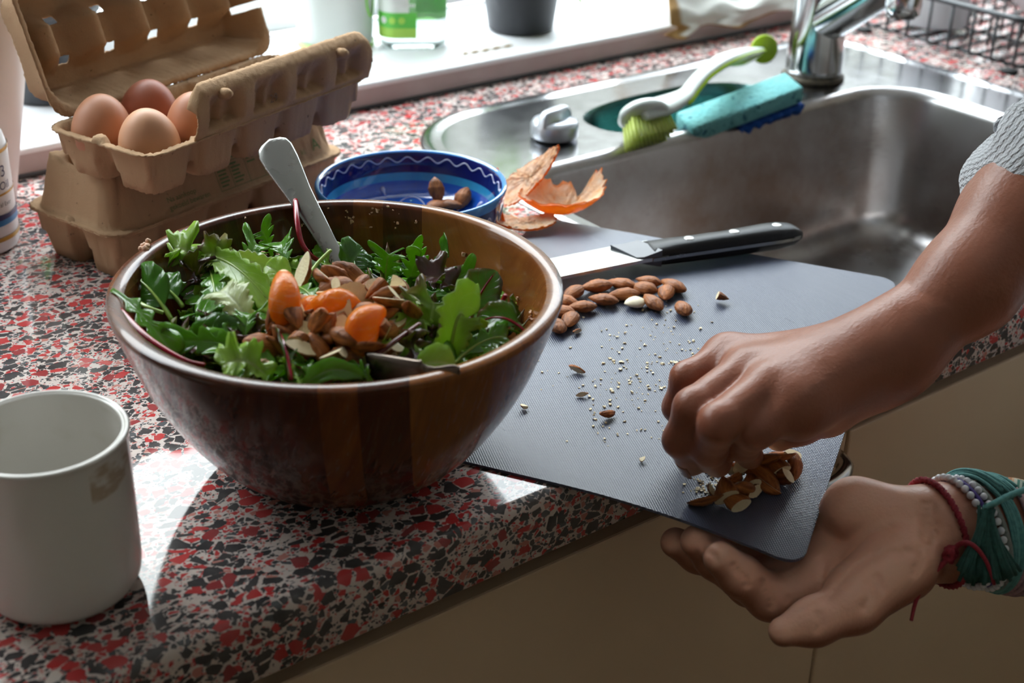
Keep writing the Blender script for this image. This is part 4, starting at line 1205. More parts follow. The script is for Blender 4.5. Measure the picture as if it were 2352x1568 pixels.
s0, s1 = at(1590, 287, .008), at(1836, 196, .032)
sx_ = s1 - s0; Ls = np.linalg.norm(sx_); sx_ /= Ls
sy_ = np.array([-.55, .80, .0]); sy_ -= sx_ * (sy_ @ sx_); sy_ /= np.linalg.norm(sy_); sz_ = np.cross(sx_, sy_)
RS = np.stack([sx_, sy_, sz_], 1)
spg = thing('sponge', 'teal cellulose sponge with a blue scouring pad, propped on the sink edge', 'sponge', s0 - [0, 0, .01])
def mat_sponge():
    b = NB('teal_sponge')
    f, _ = b.noise(60, 3); v = b.n('ShaderNodeTexVoronoi'); v.inputs['Scale'].default_value = 260; b.l(b.tc.outputs['Object'], v.inputs['Vector'])
    h, _ = b.noise(130, 2)
    pore = b.math('MULTIPLY_ADD', h, 10, -5.9, clamp=True)
    col = b.mix(f, (.13, .44, .46), (.24, .56, .54)); col = b.mix(pore, col, (.015, .13, .20))
    return b.done(b.bsdf(col, .85, 0, b.bump(b.math('SUBTRACT', v.outputs['Distance'], pore), .5, .0015)))
bv_, bf_ = box((0, 0, 0), (1, 1, 1), .06, 3)
def spm(P, zoff): 
    P = P.copy(); return P
V, F = grid(lambda u, v: np.stack([u, v, u * 0], -1), 2, 2)
bv_, bf_ = box((Ls / 2, .010, -.009), (Ls + .004, .030, .017), .003, 3, None)
wav = .0022 * np.sin(bv_[:, 0] * 60)
obj('foam', (bv_ + np.c_[0 * wav, 0 * wav, wav]) @ RS.T + s0, bf_, mat_sponge(), spg)
def pad(u, v):
    x = Ls * (.42 + .60 * u); y = -.0075 + .034 * v
    return np.stack([x, y + .0015 * np.sin(u * 40), -.0215 + .0017 * np.sin(u * 34 + v * 5) * (np.abs(v - .5) * 2) ** 2], -1)
V, F = grid(pad, 60, 16)
solid(obj('scouring_pad', V @ RS.T + s0, F, M('blue_scouring_fibre', (.005, .10, .45), (.008, .05, .26), 350, .9, bump=1, bscale=1500), spg), .005)

# ------------------------------------------------------------------ dish rack
RK = M('black_coated_wire', (.03, .033, .038), (.05, .055, .06), 80, .4)
rx0, rx1, ry0, ry1, rzb, rzt = 1.240, 1.52, .776, 1.000, .0075, .054
rack = thing('dish_rack', 'black wire dish rack standing beyond the sink', 'dish rack', ((rx0 + rx1) / 2, (ry0 + ry1) / 2, 0))
def wire(P, r=.0016, n=7, parent=rack, name='wire'): return obj(name, *tube(P, r, n), RK, parent)
for y in np.arange(ry0 + .012, ry1 - .005, .0268):
    c = .006
    P = np.array([(rx0, y, rzt), (rx0, y, rzb + c), (rx0 + c * .3, y, rzb + c * .3), (rx0 + c, y, rzb), (rx1 - c, y, rzb), (rx1 - c * .3, y, rzb + c * .3), (rx1, y, rzb + c), (rx1, y, rzt)])
    wire(P)
for z, r in ((rzt + .002, .0030),):
    obj('top_rail', *tube(np.c_[rrect(rx0, rx1, ry0, ry1, .02, 6), np.full(28, z)], r, 9, True), RK, rack)
for x in (rx0 + .02, rx0 + .10, rx0 + .18, rx1 - .02): wire(np.array([(x, ry0, rzb - .0025), (x, ry1, rzb - .0025)]), .0018)
for x in np.arange(rx0 + .05, rx1 - .03, .062):
    for y in np.arange(ry0 + .0255, ry1 - .02, .0268):
        if math.hypot(x + .006 - 1.318, y - .945) < .048: continue
        wire(np.array([(x, y, rzb), (x, y, rzb + .034), (x + .006, y + .004, rzb + .040), (x + .012, y + .008, rzb + .034), (x + .012, y + .008, rzb)]), .0013, 6, name='divider')
for x, y in ((rx0 + .008, ry0 + .02), (rx0 + .008, ry1 - .016), (rx1 - .008, ry0 + .02), (rx1 - .008, ry1 - .016)):
    obj('foot', *lathe([(0, 0), (.008, 0), (.009, .002), (.0055, .004), (0, .004)], 20, (x, y, 0)), M('black_rubber', (.015, .015, .015), None, 50, .8), rack)
for y in (ry0 - .0, ry1):
    wire(np.array([(rx0 + .004, y, rzt), (rx0 + .004, y, rzb), (rx1 - .004, y, rzb), (rx1 - .004, y, rzt)]))
GLS = M('clear_drinking_glass', (.92, .94, .95), (.88, .91, .93), 10, .04, Transmission_Weight=.85, IOR=1.3)
gc = np.array([1.318, .945, rzb + .0018])
gl = obj('tumbler', *weld(*lathe([(.036, 0), (.0365, .001), (.030, .085), (.0285, .087), (0, .087), (0, .083), (.027, .083), (.0335, .001), (.036, 0)], 48, gc, cap=False)), M('milky_tumbler', (.84, .84, .86), (.78, .78, .80), 20, .2, Transmission_Weight=.5, IOR=1.2))
tag(gl, 'upturned whitish tumbler draining in the wire rack behind the tap', 'tumbler')
PLT = M('white_porcelain', (.80, .80, .82), (.74, .74, .77), 20, .2)
for k, (x, lb) in enumerate(((1.385, 'white plate standing nearest the tumbler in the wire rack'), (1.447, 'white plate standing at the far side of the wire rack'))):
    pv_, pf_ = weld(*lathe([(0, 0), (.045, 0), (.05, .002), (.085, .011), (.086, .013), (.084, .0135), (.05, .005), (0, .004)], 56, cap=False))
    Rm = eul(0, math.radians(86), 0); pv_ = pv_ @ Rm.T
    pv_ = pv_ + np.array([x, .85, 0]); pv_[:, 2] += rzb + .0018 - pv_[:, 2].min()
    tag(obj('plate', pv_, pf_, PLT), lb, 'plate', 'plates in the dish rack')

# ------------------------------------------------------------------ orange peel
def mat_peel(name, c1, c2, rough, scale, bs, tl, tc=.35, streak=0):
    b = NB(name); f, _ = b.noise(scale, 4); h, _ = b.noise(bs, 3)
    col = b.mix(b.math('MULTIPLY_ADD', f, 2.4, -.7, clamp=True), c1, c2)
    if streak:
        s_, _ = b.noise(1, 4, .6, b.mapping(scale=(60, 60, 240)), .4)
        col = b.mix(b.math('MULTIPLY', b.math('MULTIPLY_ADD', s_, 6, -3.3, clamp=True), streak), col, (1.0, .72, .46))
    p = b.bsdf(col, rough, 0, b.bump(h, .6, .0009)); tr = b.n('ShaderNodeBsdfTranslucent'); b.l(b.mix(tc, col, (1.0, .36, .04)), tr.inputs['Color'])
    ms = b.n('ShaderNodeMixShader'); ms.inputs[0].default_value = tl; b.l(p, ms.inputs[1]); b.l(tr.outputs[0], ms.inputs[2]); return b.done(ms.outputs[0])
ORO = mat_peel('orange_rind', (.92, .20, .006), (.95, .27, .012), .38, 120, 700, .55)
ORI = mat_peel('orange_pith', (1.0, .84, .66), (1.0, .60, .28), .75, 170, 420, .38, .05)
def peel(name_label, outline, k1, k2, place, thick=.0032, twist=0, seed=0, bend=None):
    """star-shaped piece of peel: outline = list of (x, y) metres; k1, k2 = curvature along x and y (pith side up)"""
    rs = np.random.RandomState(seed)
    O_ = spline(np.array([(x, y, 0) for x, y in outline]), 96, True)[:, :2]
    m = len(O_); jag = 1 + .028 * rs.normal(0, 1, m); O_ = O_ * jag[:, None]
    nr = 12; V = []
    for sgn in (0, 1):
        for i in range(nr):
            q = (i / (nr - 1)) ** .8
            P = O_ * q
            z = .5 * k1 * P[:, 0] ** 2 + .5 * k2 * P[:, 1] ** 2 + twist * P[:, 0] * P[:, 1]
            nrm = np.stack([-(k1 * P[:, 0] + twist * P[:, 1]), -(k2 * P[:, 1] + twist * P[:, 0]), np.ones(m)], 1); nrm /= np.linalg.norm(nrm, axis=1)[:, None]
            W = np.c_[P, z] + rs.normal(0, .00018, (m, 3))
            t = thick * (1 - .55 * q ** 6)
            W = W + nrm * (t * sgn + (rs.normal(0, .00035, (m, 1)) if sgn else 0))
            V.append(W)
    V = np.concatenate(V)
    if bend is not None: V = bend(V)
    F = []; fm = []
    for sgn in (0, 1):
        o0 = sgn * nr * m
        for i in range(nr - 1):
            for j in range(m):
                a, b = o0 + i * m + j, o0 + i * m + (j + 1) % m
                f = (a, b, b + m, a + m); F.append(f if sgn else f[::-1]); fm.append(sgn)
    e = (nr - 1) * m
    for j in range(m): F.append((e + j, e + (j + 1) % m, e + nr * m + (j + 1) % m, e + nr * m + j)); fm.append(0)
    o = obj('orange_peel', place(V), F, [ORO, ORI], fm=fm)
    return tag(o, name_label, 'orange peel', 'orange peel by the blue bowl')
def placer(o, x_ax, up):
    o = np.asarray(o, float); x_ = np.asarray(x_ax, float); x_ /= np.linalg.norm(x_); u_ = np.asarray(up, float); u_ = u_ - x_ * (u_ @ x_); u_ /= np.linalg.norm(u_); y_ = np.cross(u_, x_)
    return lambda V: o + V[:, :1] * x_ + V[:, 1:2] * y_ + V[:, 2:3] * u_
# cup shaped piece in front, pith up, ragged far wall with a notch
a = ontop(1285, 492, .004)
cupo = [(.031, -.004), (.034, .008), (.031, .019), (.026, .020), (.021, .013), (.018, .006), (.014, .014), (.009, .022), (-.001, .021), (-.010, .023), (-.020, .020), (-.027, .012), (-.030, .002), (-.026, -.009), (-.014, -.016), (.004, -.018), (.020, -.014)]
peel('cup shaped piece of orange peel with a notched edge, in front of the sink basin', cupo, 30, 72, placer(a, (.80, -.60, .02), (.02, .10, 1.0)), seed=1)
# long strip pointing up behind it
b0, b1 = at(1160, 462, .012), at(1294, 340, .054)
mid = (b0 + b1) / 2
stp = [(.050, .002), (.042, .007), (.026, .010), (.008, .014), (-.014, .016), (-.034, .015), (-.046, .009), (-.044, -.008), (-.028, -.013), (-.006, -.011), (.016, -.008), (.038, -.003)]
Lb = np.linalg.norm(b1 - b0)
peel('long pointed strip of orange peel sticking up beside the blue bowl', [(x * Lb / .098, y) for x, y in stp], 9, 22, placer(mid - np.array([0, 0, .003]), b1 - b0, (-.40, -.10, .90)), seed=2)
# flat ring-like piece lying at the front left
c = ontop(1208, 522, .002)
peel('flattened piece of orange peel lying lowest, next to the salad bowl', [(.022, .002), (.020, .010), (.008, .013), (-.004, .011), (-.016, .012), (-.021, .004), (-.019, -.007), (-.006, -.011), (.010, -.010), (.019, -.006)], 20, 30, placer(c, (.85, -.52, 0), (0, 0, 1)), seed=3)
d = at(1149, 470, .022)
peel('narrow curl of orange peel leaning against the blue bowl, rind outward', [(.026, .0), (.022, .006), (.006, .009), (-.012, .0085), (-.024, .005), (-.026, -.003), (-.014, -.007), (.006, -.008), (.02, -.005)], -12, 18, placer(d, (-.12, .22, 1), (-.80, .45, .1)), seed=4)

# ------------------------------------------------------------------ almonds
def almond(L=.0225, W=.0128, H=.0086, n=18, m=14, seed=0):
    rs = np.random.RandomState(seed)
    t = np.linspace(0, 1, n)
    r = np.sin(PI * t ** 1.18) ** .72 * (1 - .10 * t)
    r[0] = r[-1] = 0
    V = []; a = np.linspace(0, 2 * PI, m, endpoint=False)
    for ti, ri in zip(t, r):
        w_ = ri * (1 + .03 * rs.normal())
        V += [((ti - .5) * L, W / 2 * w_ * math.cos(x), H / 2 * w_ * math.sin(x) * (1 - .12 * abs(math.cos(x)))) for x in a]
    F = [(i * m + j, i * m + (j + 1) % m, (i + 1) * m + (j + 1) % m, (i + 1) * m + j) for i in range(n - 1) for j in range(m)]
    return weld(np.array(V), F)
def cut_almond(planes, seed=0):
    """chopped almond: planes = [(point, normal)], what lies on the normal's side is cut away; cut faces are pale"""
    V, F = almond(seed=seed)
    bm = bmesh.new(); vs = [bm.verts.new(v) for v in V]
    for f in F:
        try: bm.faces.new([vs[i] for i in f])
        except ValueError: pass
    bm.normal_update()
    for p, nrm in planes:
        r = bmesh.ops.bisect_plane(bm, geom=bm.verts[:] + bm.edges[:] + bm.faces[:], plane_co=Vector(p), plane_no=Vector(nrm), clear_outer=True)
        ed = [e for e in r['geom_cut'] if isinstance(e, bmesh.types.BMEdge)]
        h = bmesh.ops.holes_fill(bm, edges=ed, sides=0)
        for f in h['faces']: f.material_index = 1
    bm.verts.index_update()
    V = np.array([v.co for v in bm.verts]); F = [tuple(v.index for v in f.verts) for f in bm.faces]; fm = [f.material_index for f in bm.faces]
    bm.free()
    return V, F, fm
AV = [almond(seed=i, L=l, W=w_) for i, (l, w_) in enumerate(((.0228, .0130), (.0212, .0134), (.0235, .0122), (.0205, .0126)))]
ALMESH = []
for V, F in AV:
    me = bpy.data.meshes.new('almond'); me.from_pydata(V.tolist(), [], F); me.materials.append(ALM); me.polygons.foreach_set('use_smooth', np.ones(len(F), bool)); ALMESH.append(me)
CUTS = [[((0, 0, 0), (1, .15, .1))], [((0, 0, 0), (.05, .1, 1))], [((.003, 0, 0), (1, -.5, .2))], [((0, 0, .0008), (.1, 0, 1)), ((.004, 0, 0), (1, .3, 0))],
        [((-.003, 0, 0), (-1, .2, .3)), ((.004, 0, 0), (1, .4, -.2))], [((0, .001, 0), (.1, 1, .1))], [((0, -.0015, 0), (0, -1, .2)), ((0, .0018, 0), (.1, 1, 0))], [((-.002, 0, 0), (-1, -.3, .2)), ((0, 0, .001), (0, .2, 1))]]
CUTMESH = []
for i, c in enumerate(CUTS):
    V, F, fm = cut_almond(c, i)
    V = V - (V.max(0) + V.min(0)) / 2
    me = bpy.data.meshes.new('almond_piece'); me.from_pydata(V.tolist(), [], F); me.materials.append(ALM); me.materials.append(KERNEL)
    me.polygons.foreach_set('material_index', np.array(fm, np.int32)); me.polygons.foreach_set('use_smooth', np.array([k == 0 for k in fm]))
    CUTMESH.append(me)
def put(me, name, loc, rot, label, cat, group=None, scale=1.0):
    o = bpy.data.objects.new(name, me); COL.objects.link(o)
    o.location = loc; o.rotation_euler = rot; o.scale = (scale,) * 3
    return tag(o, label, cat, group)
def low(me, rot, scale=1.0):
    R = np.array(Euler(rot).to_matrix()); return min((R @ np.array(v.co))[2] for v in me.vertices) * scale

WHOLE = [(1317, 672, -35, 'leftmost whole almond of the back row on the mat, near the bowl rim'), (1371, 659, -8, 'big whole almond second from the bowl in the back row'),
         (1428, 651, 12, 'whole almond third in the back row on the mat, under the knife'), (1491, 645, 10, 'whole almond topmost in the back row, nearest the knife handle'),
         (1547, 656, 25, 'whole almond at the right end of the back row on the mat'), (1386, 688, 8, 'whole almond in the middle of the heap, below the big one'),
         (1433, 676, -5, 'whole almond at the heart of the heap, left of the yellowish one'), (1479, 662, 15, 'lighter yellowish brown whole almond under the topmost one'),
         (1530, 671, -80, 'whole almond standing lengthwise left of the right end one'), (1338, 704, -5, 'dark whole almond lying in front of the leftmost back row one'),
         (1296, 690, 15, 'whole almond half hidden by the bowl, upper of the hidden ones'), (1291, 713, 10, 'whole almond half hidden by the bowl, middle of the hidden ones'),
         (1310, 733, -70, 'round looking whole almond at the lower left of the heap'), (1279, 747, 55, 'pointed whole almond peeking out lowest behind the bowl rim'),
         (1500, 694, 40, 'whole almond slanting beside the peeled pale half'), (1569, 707, 60, 'single whole almond apart at the lower right of the heap')]
for i, (u, v, an, lb) in enumerate(WHOLE):
    p = ontop(u, v, .004); q = ontop(u + 10 * math.cos(math.radians(an)), v + 10 * math.sin(math.radians(an)), .004)
    a_ = math.atan2(q[1] - p[1], q[0] - p[0]); me = ALMESH[i % 4]
    rot = (rnd.uniform(-.25, .25), rnd.uniform(-.06, .06), a_)
    sc = 1.12 if i == 1 else rnd.uniform(.93, 1.03)
    p[2] = float(matz(p[0], p[1])) + MT - low(me, rot, sc) + .0001
    put(me, 'almond', p, rot, lb, 'almond', 'whole almonds on the cutting mat', sc)
V, F = almond(.0155, .0135, .007); p = ontop(1458, 699, .002)
o = obj('peeled_almond', V @ eul(0, 0, -.3).T + [p[0], p[1], p[2] + .0016], F, M('blanched_almond', (.86, .78, .60), (.78, .68, .46), 200, .5, bump=.2)); tag(o, 'peeled pale almond half in front of the brown almonds', 'almond')
p = ontop(1660, 686, .003); put(CUTMESH[0], 'almond_piece', p + [0, 0, .0012], (.3, -.2, 2.2), 'broken almond tip lying alone to the right of the heap', 'almond piece', None, .72)
for (u, v, h, r, lb) in ((1003, 438, .0135, (.2, -.9, 1.2), 'almond leaning upright inside the blue bowl'), (1062, 456, .0085, (.1, -.6, .5), 'almond at the right among the almonds in the blue bowl'),
                     (1031, 470, .006, (0, .1, 2.2), 'almond lying lowest in the middle of the blue bowl'), (1000, 474, .006, (.2, 0, .2), 'almond lying below the upright one in the blue bowl')):
    p = at(u, v, h + .0003 + .0165); put(ALMESH[1], 'almond', p, r, lb, 'almond', 'almonds left in the blue bowl', 1.0)

HLAB = {0: 'slender almond half pointing down, leftmost of the heap on the hanging mat corner', 1: 'almond cut across with a round tan face, left part of the mat corner heap', 2: 'almond half with a cream cut face, lowest of the mat corner heap',
        3: 'whole brown almond between the round cut face and the tall middle one', 4: 'tall shiny brown almond in the middle of the mat corner heap', 7: 'pale almond sliver along the back edge of the mat corner heap', 10: 'cream triangular almond chunk at the right of the mat corner heap',
        11: 'uppermost almond chip at the right end of the mat corner heap', 12: 'dark almond at the far right end of the mat corner heap', 15: 'narrow almond splinter standing in front of the tall brown almond', 18: 'small almond splinter beside the leftmost half in the mat corner heap'}
SLAB = {0: 'rounded almond piece at the back left of the heap, under the spoon', 2: 'round almond piece topmost at the back of the heap', 4: 'cream faced almond chunk just above the centre mandarin piece', 6: 'almond half with a large pale face at the back right of the heap',
        11: 'striped almond piece at the right back end of the heap', 14: 'paler almond piece at the far right edge of the heap', 16: 'large whole almond right of the centre mandarin piece', 17: 'big cream topped almond chunk right of the lower mandarin segment',
        18: 'dark almond right beside the lower right mandarin segment', 19: 'brown almond leaning on the front of the centre mandarin', 21: 'small rounded almond piece against the upright mandarin wedge', 22: 'dark almond chunk at the left end of the heap',
        23: 'whitish almond flake in front of the upright mandarin wedge', 25: 'large brown almond in the front middle of the heap', 28: 'small almond piece at the lower left corner of the heap', 33: 'almond chunk left of the lower right mandarin segment',
        39: 'almond chunk standing in front of the lower right mandarin segment', 40: 'almond piece at the front edge touching the steel fork', 41: 'almond piece beside the dark purple lettuce curl'}
# chopped heap at the hanging corner of the mat
HEAP = [(420, 980, 1, .9), (720, 760, 0, 1.15), (860, 960, 2, .95), (1030, 790, 9, .95), (1290, 560, 9, 1.1), (1400, 440, 3, 1), (1000, 480, 4, 1), (820, 450, 6, .9), (900, 620, 5, .8), (1560, 420, 1, .9),
        (1650, 580, 4, .95), (1820, 270, 7, .8), (1840, 430, 9, .8), (1270, 270, 6, .8), (1600, 260, 5, .6), (1210, 800, 6, .8), (1400, 770, 5, .7), (1110, 420, 7, .7), (500, 800, 7, .6), (1440, 640, 9, .9), (1500, 520, 2, .9), (1180, 430, 4, .8), (1130, 640, 0, .9)]
for i, (x, y, k, sc) in enumerate(HEAP):
    u, v = 1560 + x / 6.918, 1010 + y / 6.918
    me = ALMESH[i % 4] if k == 9 else CUTMESH[k]
    rot = (rnd.uniform(.2, 1.2), rnd.uniform(-.7, .7), rnd.uniform(0, 6.28)) if k not in (0, 1, 2) else (rnd.uniform(.5, .9), rnd.uniform(-.2, .5), {0: -2.1, 1: 2.4, 2: -1.4}[k])
    hgt = -low(me, rot, sc)
    p = ontop(u, v, hgt); p[2] = float(matz(p[0], p[1])) + MT + hgt + (.0045 if i in (5, 6, 9, 17, 20, 21) else .0002)
    put(me, 'almond_piece', p, rot, HLAB.get(i, 'chopped almond piece within the small heap on the hanging corner of the mat'), 'almond piece', 'chopped almonds on the mat corner', sc)

# crumbs: too small to count
def crumbs(name, pts, mat, smin, smax, label, seed=1, flat=.45):
    rs = np.random.RandomState(seed); parts = []
    for p in pts:
        s = rs.uniform(smin, smax) * rs.uniform(.5, 1); el = rs.uniform(.4, 1)
        P = rs.normal(0, .2, (8, 3)) + np.array([(x, y, z) for x in (-.5, .5) for y in (-.5, .5) for z in (-.5, .5)])
        P = P * [s, s * el, s * flat] @ rotz(rs.uniform(0, 6.3)).T
        P[:, 2] -= P[:, 2].min()
        parts.append((P + p, [(0, 1, 3, 2), (4, 6, 7, 5), (0, 4, 5, 1), (2, 3, 7, 6), (0, 2, 6, 4), (1, 5, 7, 3)]))
    o = obj(name, *join(*parts), mat, smooth=False); return tag(o, label, 'crumbs', None, 'stuff')
rs = np.random.RandomState(11); pts = []
for cx, cy, sx_, sy2, n in ((1500, 880, 70, 70, 120), (1395, 950, 35, 40, 30), (1490, 760, 60, 25, 22), (1540, 800, 40, 60, 40), (1340, 880, 50, 25, 14), (1420, 850, 80, 60, 30), (1620, 1120, 22, 12, 46), (1650, 1088, 18, 10, 22)):
    for _ in range(n):
        p = ontop(rs.normal(cx, sx_), rs.normal(cy, sy2), 0); pts.append(p)
crumbs('almond_crumbs', pts, KERNEL, .0006, .0021, 'fine pale almond crumbs scattered over the cutting mat')
for i, (u, v, k, sc, lb) in enumerate(((1396, 962, 5, .55, 'largest broken almond flake amid crumbs at the middle of the mat'), (1202, 940, 7, .38, 'small almond chip near the outside of the salad bowl'), (1337, 912, 6, .35, 'brown almond splinter between the crumbs'),
                          (1475, 1061, 7, .28, 'tiny lone almond chip towards the front edge of the mat'), (1325, 856, 6, .5, 'pale almond sliver at the left of the crumbs'), (1325, 767, 6, .4, 'pale almond sliver just below the almond heap'))):
    p = ontop(u, v, 0); put(CUTMESH[k], 'almond_flake', p + [0, 0, .0022 * sc / .4], (.5, .2, i * 1.3), lb, 'almond piece', None, sc)

# ------------------------------------------------------------------ salad leaves
def mound(x, y):
    r = math.hypot(x - BC[0] + .004, y - BC[1] + .010)
    return .0775 + .0155 * math.exp(-(r / .050) ** 2) - .003 * (r / .1) ** 3 + .05 * max(BC[1] - .02 - y, 0)
def leaf_surface(kind, C, W, up, seed=0, fold=.25, ruffle=None):
    """leaf along the centre line C; returns verts, faces and st attribute"""
    rs = np.random.RandomState(seed)
    n = len(C); ns = 9 if kind in ('lettuce', 'frill') else 7
    T, N, B = frames(C, up=up)
    t = np.linspace(0, 1, n)
    if kind == 'rocket':
        pet = .26; q = np.clip((t - pet) / (1 - pet), 0, 1)
        ph = rs.uniform(-.3, .3)
        lob = .22 + .78 * np.abs(np.sin(PI * (2.4 * np.clip(q / .62, 0, 1) + ph * .2))) ** 1.3
        term = np.sqrt(np.clip(1 - ((q - .80) / .21) ** 2, 0, 1)) * .95
        w_ = np.where(q < .62, lob * (.45 + .6 * q), np.maximum(term, .22 * (1 - np.clip((q - .62) / .3, 0, 1)))) * W
        w_ = np.where(t < pet, .0011, np.maximum(w_, .0009)); lean = .55
    elif kind == 'oval':
        pet = .22; q = np.clip((t - pet) / (1 - pet), 0, 1)
        w_ = W * np.sin(PI * q ** .85) ** .62; w_ = np.where(t < pet, .0012, np.maximum(w_, .0008)); lean = .1
    elif kind == 'blade':
        w_ = W * np.sin(PI * np.clip(.04 + .96 * t, 0, 1) ** .9) ** .7 + .0008; lean = .1
    else:
        w_ = W * (.28 + .9 * t ** .8) * np.sqrt(np.clip(1.03 - t ** 5, 0, 1)) + .001; lean = .25
        w_ = w_ * (1 + .10 * np.sin(t * 23 + rs.uniform(0, 6)))
    s = np.linspace(-1, 1, ns)
    asym = 1 + .12 * np.sin(t * 9 + rs.uniform(0, 6))
    V = []; st = []
    ruf = ruffle if ruffle is not None else {'rocket': .10, 'oval': .07, 'blade': .08, 'lettuce': .34, 'frill': .62}[kind]
    f1, f2, p1, p2 = rs.uniform(14, 20), rs.uniform(26, 36), rs.uniform(0, 6), rs.uniform(0, 6)
    for i in range(n):
        for sj in s:
            ww = w_[i] * (asym[i] if sj > 0 else 2 - asym[i])
            jag = 1 + (.16 * math.sin(t[i] * 61 + p2 + 3 * sj) if kind in ('lettuce', 'frill') else .03 * math.sin(t[i] * 40 + p1)) * abs(sj) ** 3
            rz = ruf * w_[i] * (abs(sj) ** 2) * (math.sin(f1 * t[i] * 1.3 + p1 * np.sign(sj) + sj) + .6 * math.sin(f2 * t[i] + p2))
            fz = fold * abs(sj) ** 1.5 * w_[i]
            V.append(C[i] + B[i] * sj * ww * jag * (1 - .12 * abs(fold)) + T[i] * abs(sj) * ww * lean + N[i] * (fz + rz)); st.append((t[i], sj, 0))
    F = [(i * ns + j, i * ns + j + 1, (i + 1) * ns + j + 1, (i + 1) * ns + j) for i in range(n - 1) for j in range(ns - 1)]
    return np.array(V), F, np.array(st)
def bez(p0, p1, p2, n=24):
    t = np.linspace(0, 1, n)[:, None]; return (1 - t) ** 2 * p0 + 2 * t * (1 - t) * p1 + t * t * p2
def clampbowl(V):
    """keep leaf points inside the bowl wall below the rim"""
    V = V.copy()
    for k in range(len(V)):
        x, y, z = V[k]
        if z < BC[2] + .101:
            rm = rb_in(max(z, BC[2] + .012)) - .0012; r = math.hypot(x - BC[0], y - BC[1])
            if r > rm: V[k, :2] = BC[:2] + (V[k, :2] - BC[:2]) * rm / r
    return V
def hero(kind, mat, p0, p2, W, arch=.01, roll=0, seed=0, fold=.25, label='', ruffle=None, name='salad_leaf', stem=None, clamp=True, group='salad leaves in the wooden bowl'):
    """one leaf given by its base and tip (u, v, z)"""
    a, b = at(*p0), at(*p2)
    d = b - a; d /= np.linalg.norm(d); up = np.array([-.30, -.45, .85]); up -= d * (up @ d); up /= np.linalg.norm(up)
    sd_ = np.cross(d, up); up = up * math.cos(roll) + sd_ * math.sin(roll)
    C = bez(a, (a + b) / 2 + np.array([0, 0, 1]) * arch * 2, b, 30)
    V, F, st = leaf_surface(kind, C, W, up, seed, fold, ruffle)
    if clamp: V = clampbowl(V)
    o = obj(name, V, F, mat, st=st); tag(o, label, 'leaf', group)
    m = o.modifiers.new('thickness', 'SOLIDIFY'); m.thickness = .0004
    if stem is not None:
        sm, r = stem; n_ = len(C)
        T, N, B = frames(C, up=up)
        ms = V.reshape(n_, -1, 3)[:, V.shape[0] // n_ // 2]
        obj('midrib', *tube(ms[:int(n_ * .93)] + N[:int(n_ * .93)] * .0002, np.linspace(r, r * .3, int(n_ * .93)), 6), sm, o)
    return o
REDS = M('red_chard_stem', (.33, .008, .022), (.22, .006, .018), 120, .2)
GRNS = M('pale_green_stem', (.34, .48, .10), (.26, .40, .06), 120, .25)
DRST = M('dark_red_stem', (.14, .02, .022), (.09, .03, .02), 120, .25)
Z = .082
hero('lettuce', G_LETT, (448, 590, .092), (632, 712, .090), .0075, .010, .4, 3, .5, 'long arched bright green lettuce leaf across the left half of the salad', .10, stem=(GRNS, .0010))
hero('oval', G_SPIN, (395, 735, .084), (300, 632, .096), .0135, .004, -.3, 4, .2, 'glossy dark spinach leaf against the left wall of the bowl', stem=(GRNS, .0012))
hero('oval', G_SPIN, (420, 705, .086), (350, 655, .090), .0110, .004, .2, 5, .2, 'second spinach leaf lying over the glossy one at the left', stem=(GRNS, .0010))
hero('rocket', G_ROCKET, (256, 664, .1035), (400, 815, .090), .0085, .004, .2, 6, .4, 'long rocket leaf poking out over the left rim', clamp=False)
hero('rocket', G_ROCKET, (600, 812, .086), (385, 790, .092), .0105, .004, -.2, 7, .3, 'rocket leaf with long side lobes near the left front rim')
hero('rocket', G_ROCKET, (480, 620, .088), (500, 710, .090), .011, .006, .2, 8, .3, 'light green rocket leaf beside the pale lettuce shred', stem=(GRNS, .0009))
hero('lettuce', G_PALE, (580, 752, .090), (505, 668, .101), .0095, .004, .2, 9, .2, 'pale whitish lettuce shred at the left of the orange pieces', .10)
hero('oval', G_CHARD, (1062, 752, .080), (1140, 622, .106), .0110, .002, .1, 10, .15, 'large upright chard leaf at the right with a shiny face and red vein', stem=(REDS, .0010))
hero('frill', G_MIX, (985, 800, .080), (1000, 700, .098), .0125, .010, .3, 12, .4, 'curly red-edged lettuce leaf at the right of the almonds', .4)
hero('frill', G_MIX, (940, 760, .084), (965, 692, .098), .0090, .006, -.4, 13, .3, 'small curly red-edged lettuce leaf touching the almonds at the right')
hero('lettuce', G_LETT, (1030, 838, .082), (1068, 735, .102), .0120, .012, .2, 14, .9, 'folded pale green lettuce leaf at the right front', .08, stem=(GRNS, .0012))
hero('frill', G_LETT, (470, 640, .084), (400, 572, .100), .0120, .006, .3, 15, .3, 'curly light lettuce tuft at the back left of the bowl', .55)
hero('frill', G_MIX, (540, 645, .086), (470, 585, .100), .0105, .006, -.3, 16, .3, 'curly lettuce frill behind the long arched leaf', .55)
hero('lettuce', G_PALE, (505, 612, .092), (620, 628, .090), .0060, .006, .5, 17, .6, 'narrow whitish lettuce rib behind the long arched leaf', .08)
hero('frill', G_PURP, (962, 838, .086), (938, 800, .097), .0075, .004, .3, 18, .3, 'dark purple lettuce curl in front of the almonds', .7)
hero('lettuce', G_PURP, (1052, 690, .084), (975, 642, .096), .0125, .006, .5, 19, .5, 'brownish purple lettuce leaf at the back right', .3)
hero('frill', G_PURP, (470, 660, .084), (440, 622, .095), .0095, .004, .2, 20, .3, 'purple lettuce curl under the light tuft at the back left', .6)
hero('frill', G_PURP, (555, 760, .084), (590, 775, .090), .0085, .003, .2, 21, .3, 'dark purple lettuce scrap left of the almonds', .6)
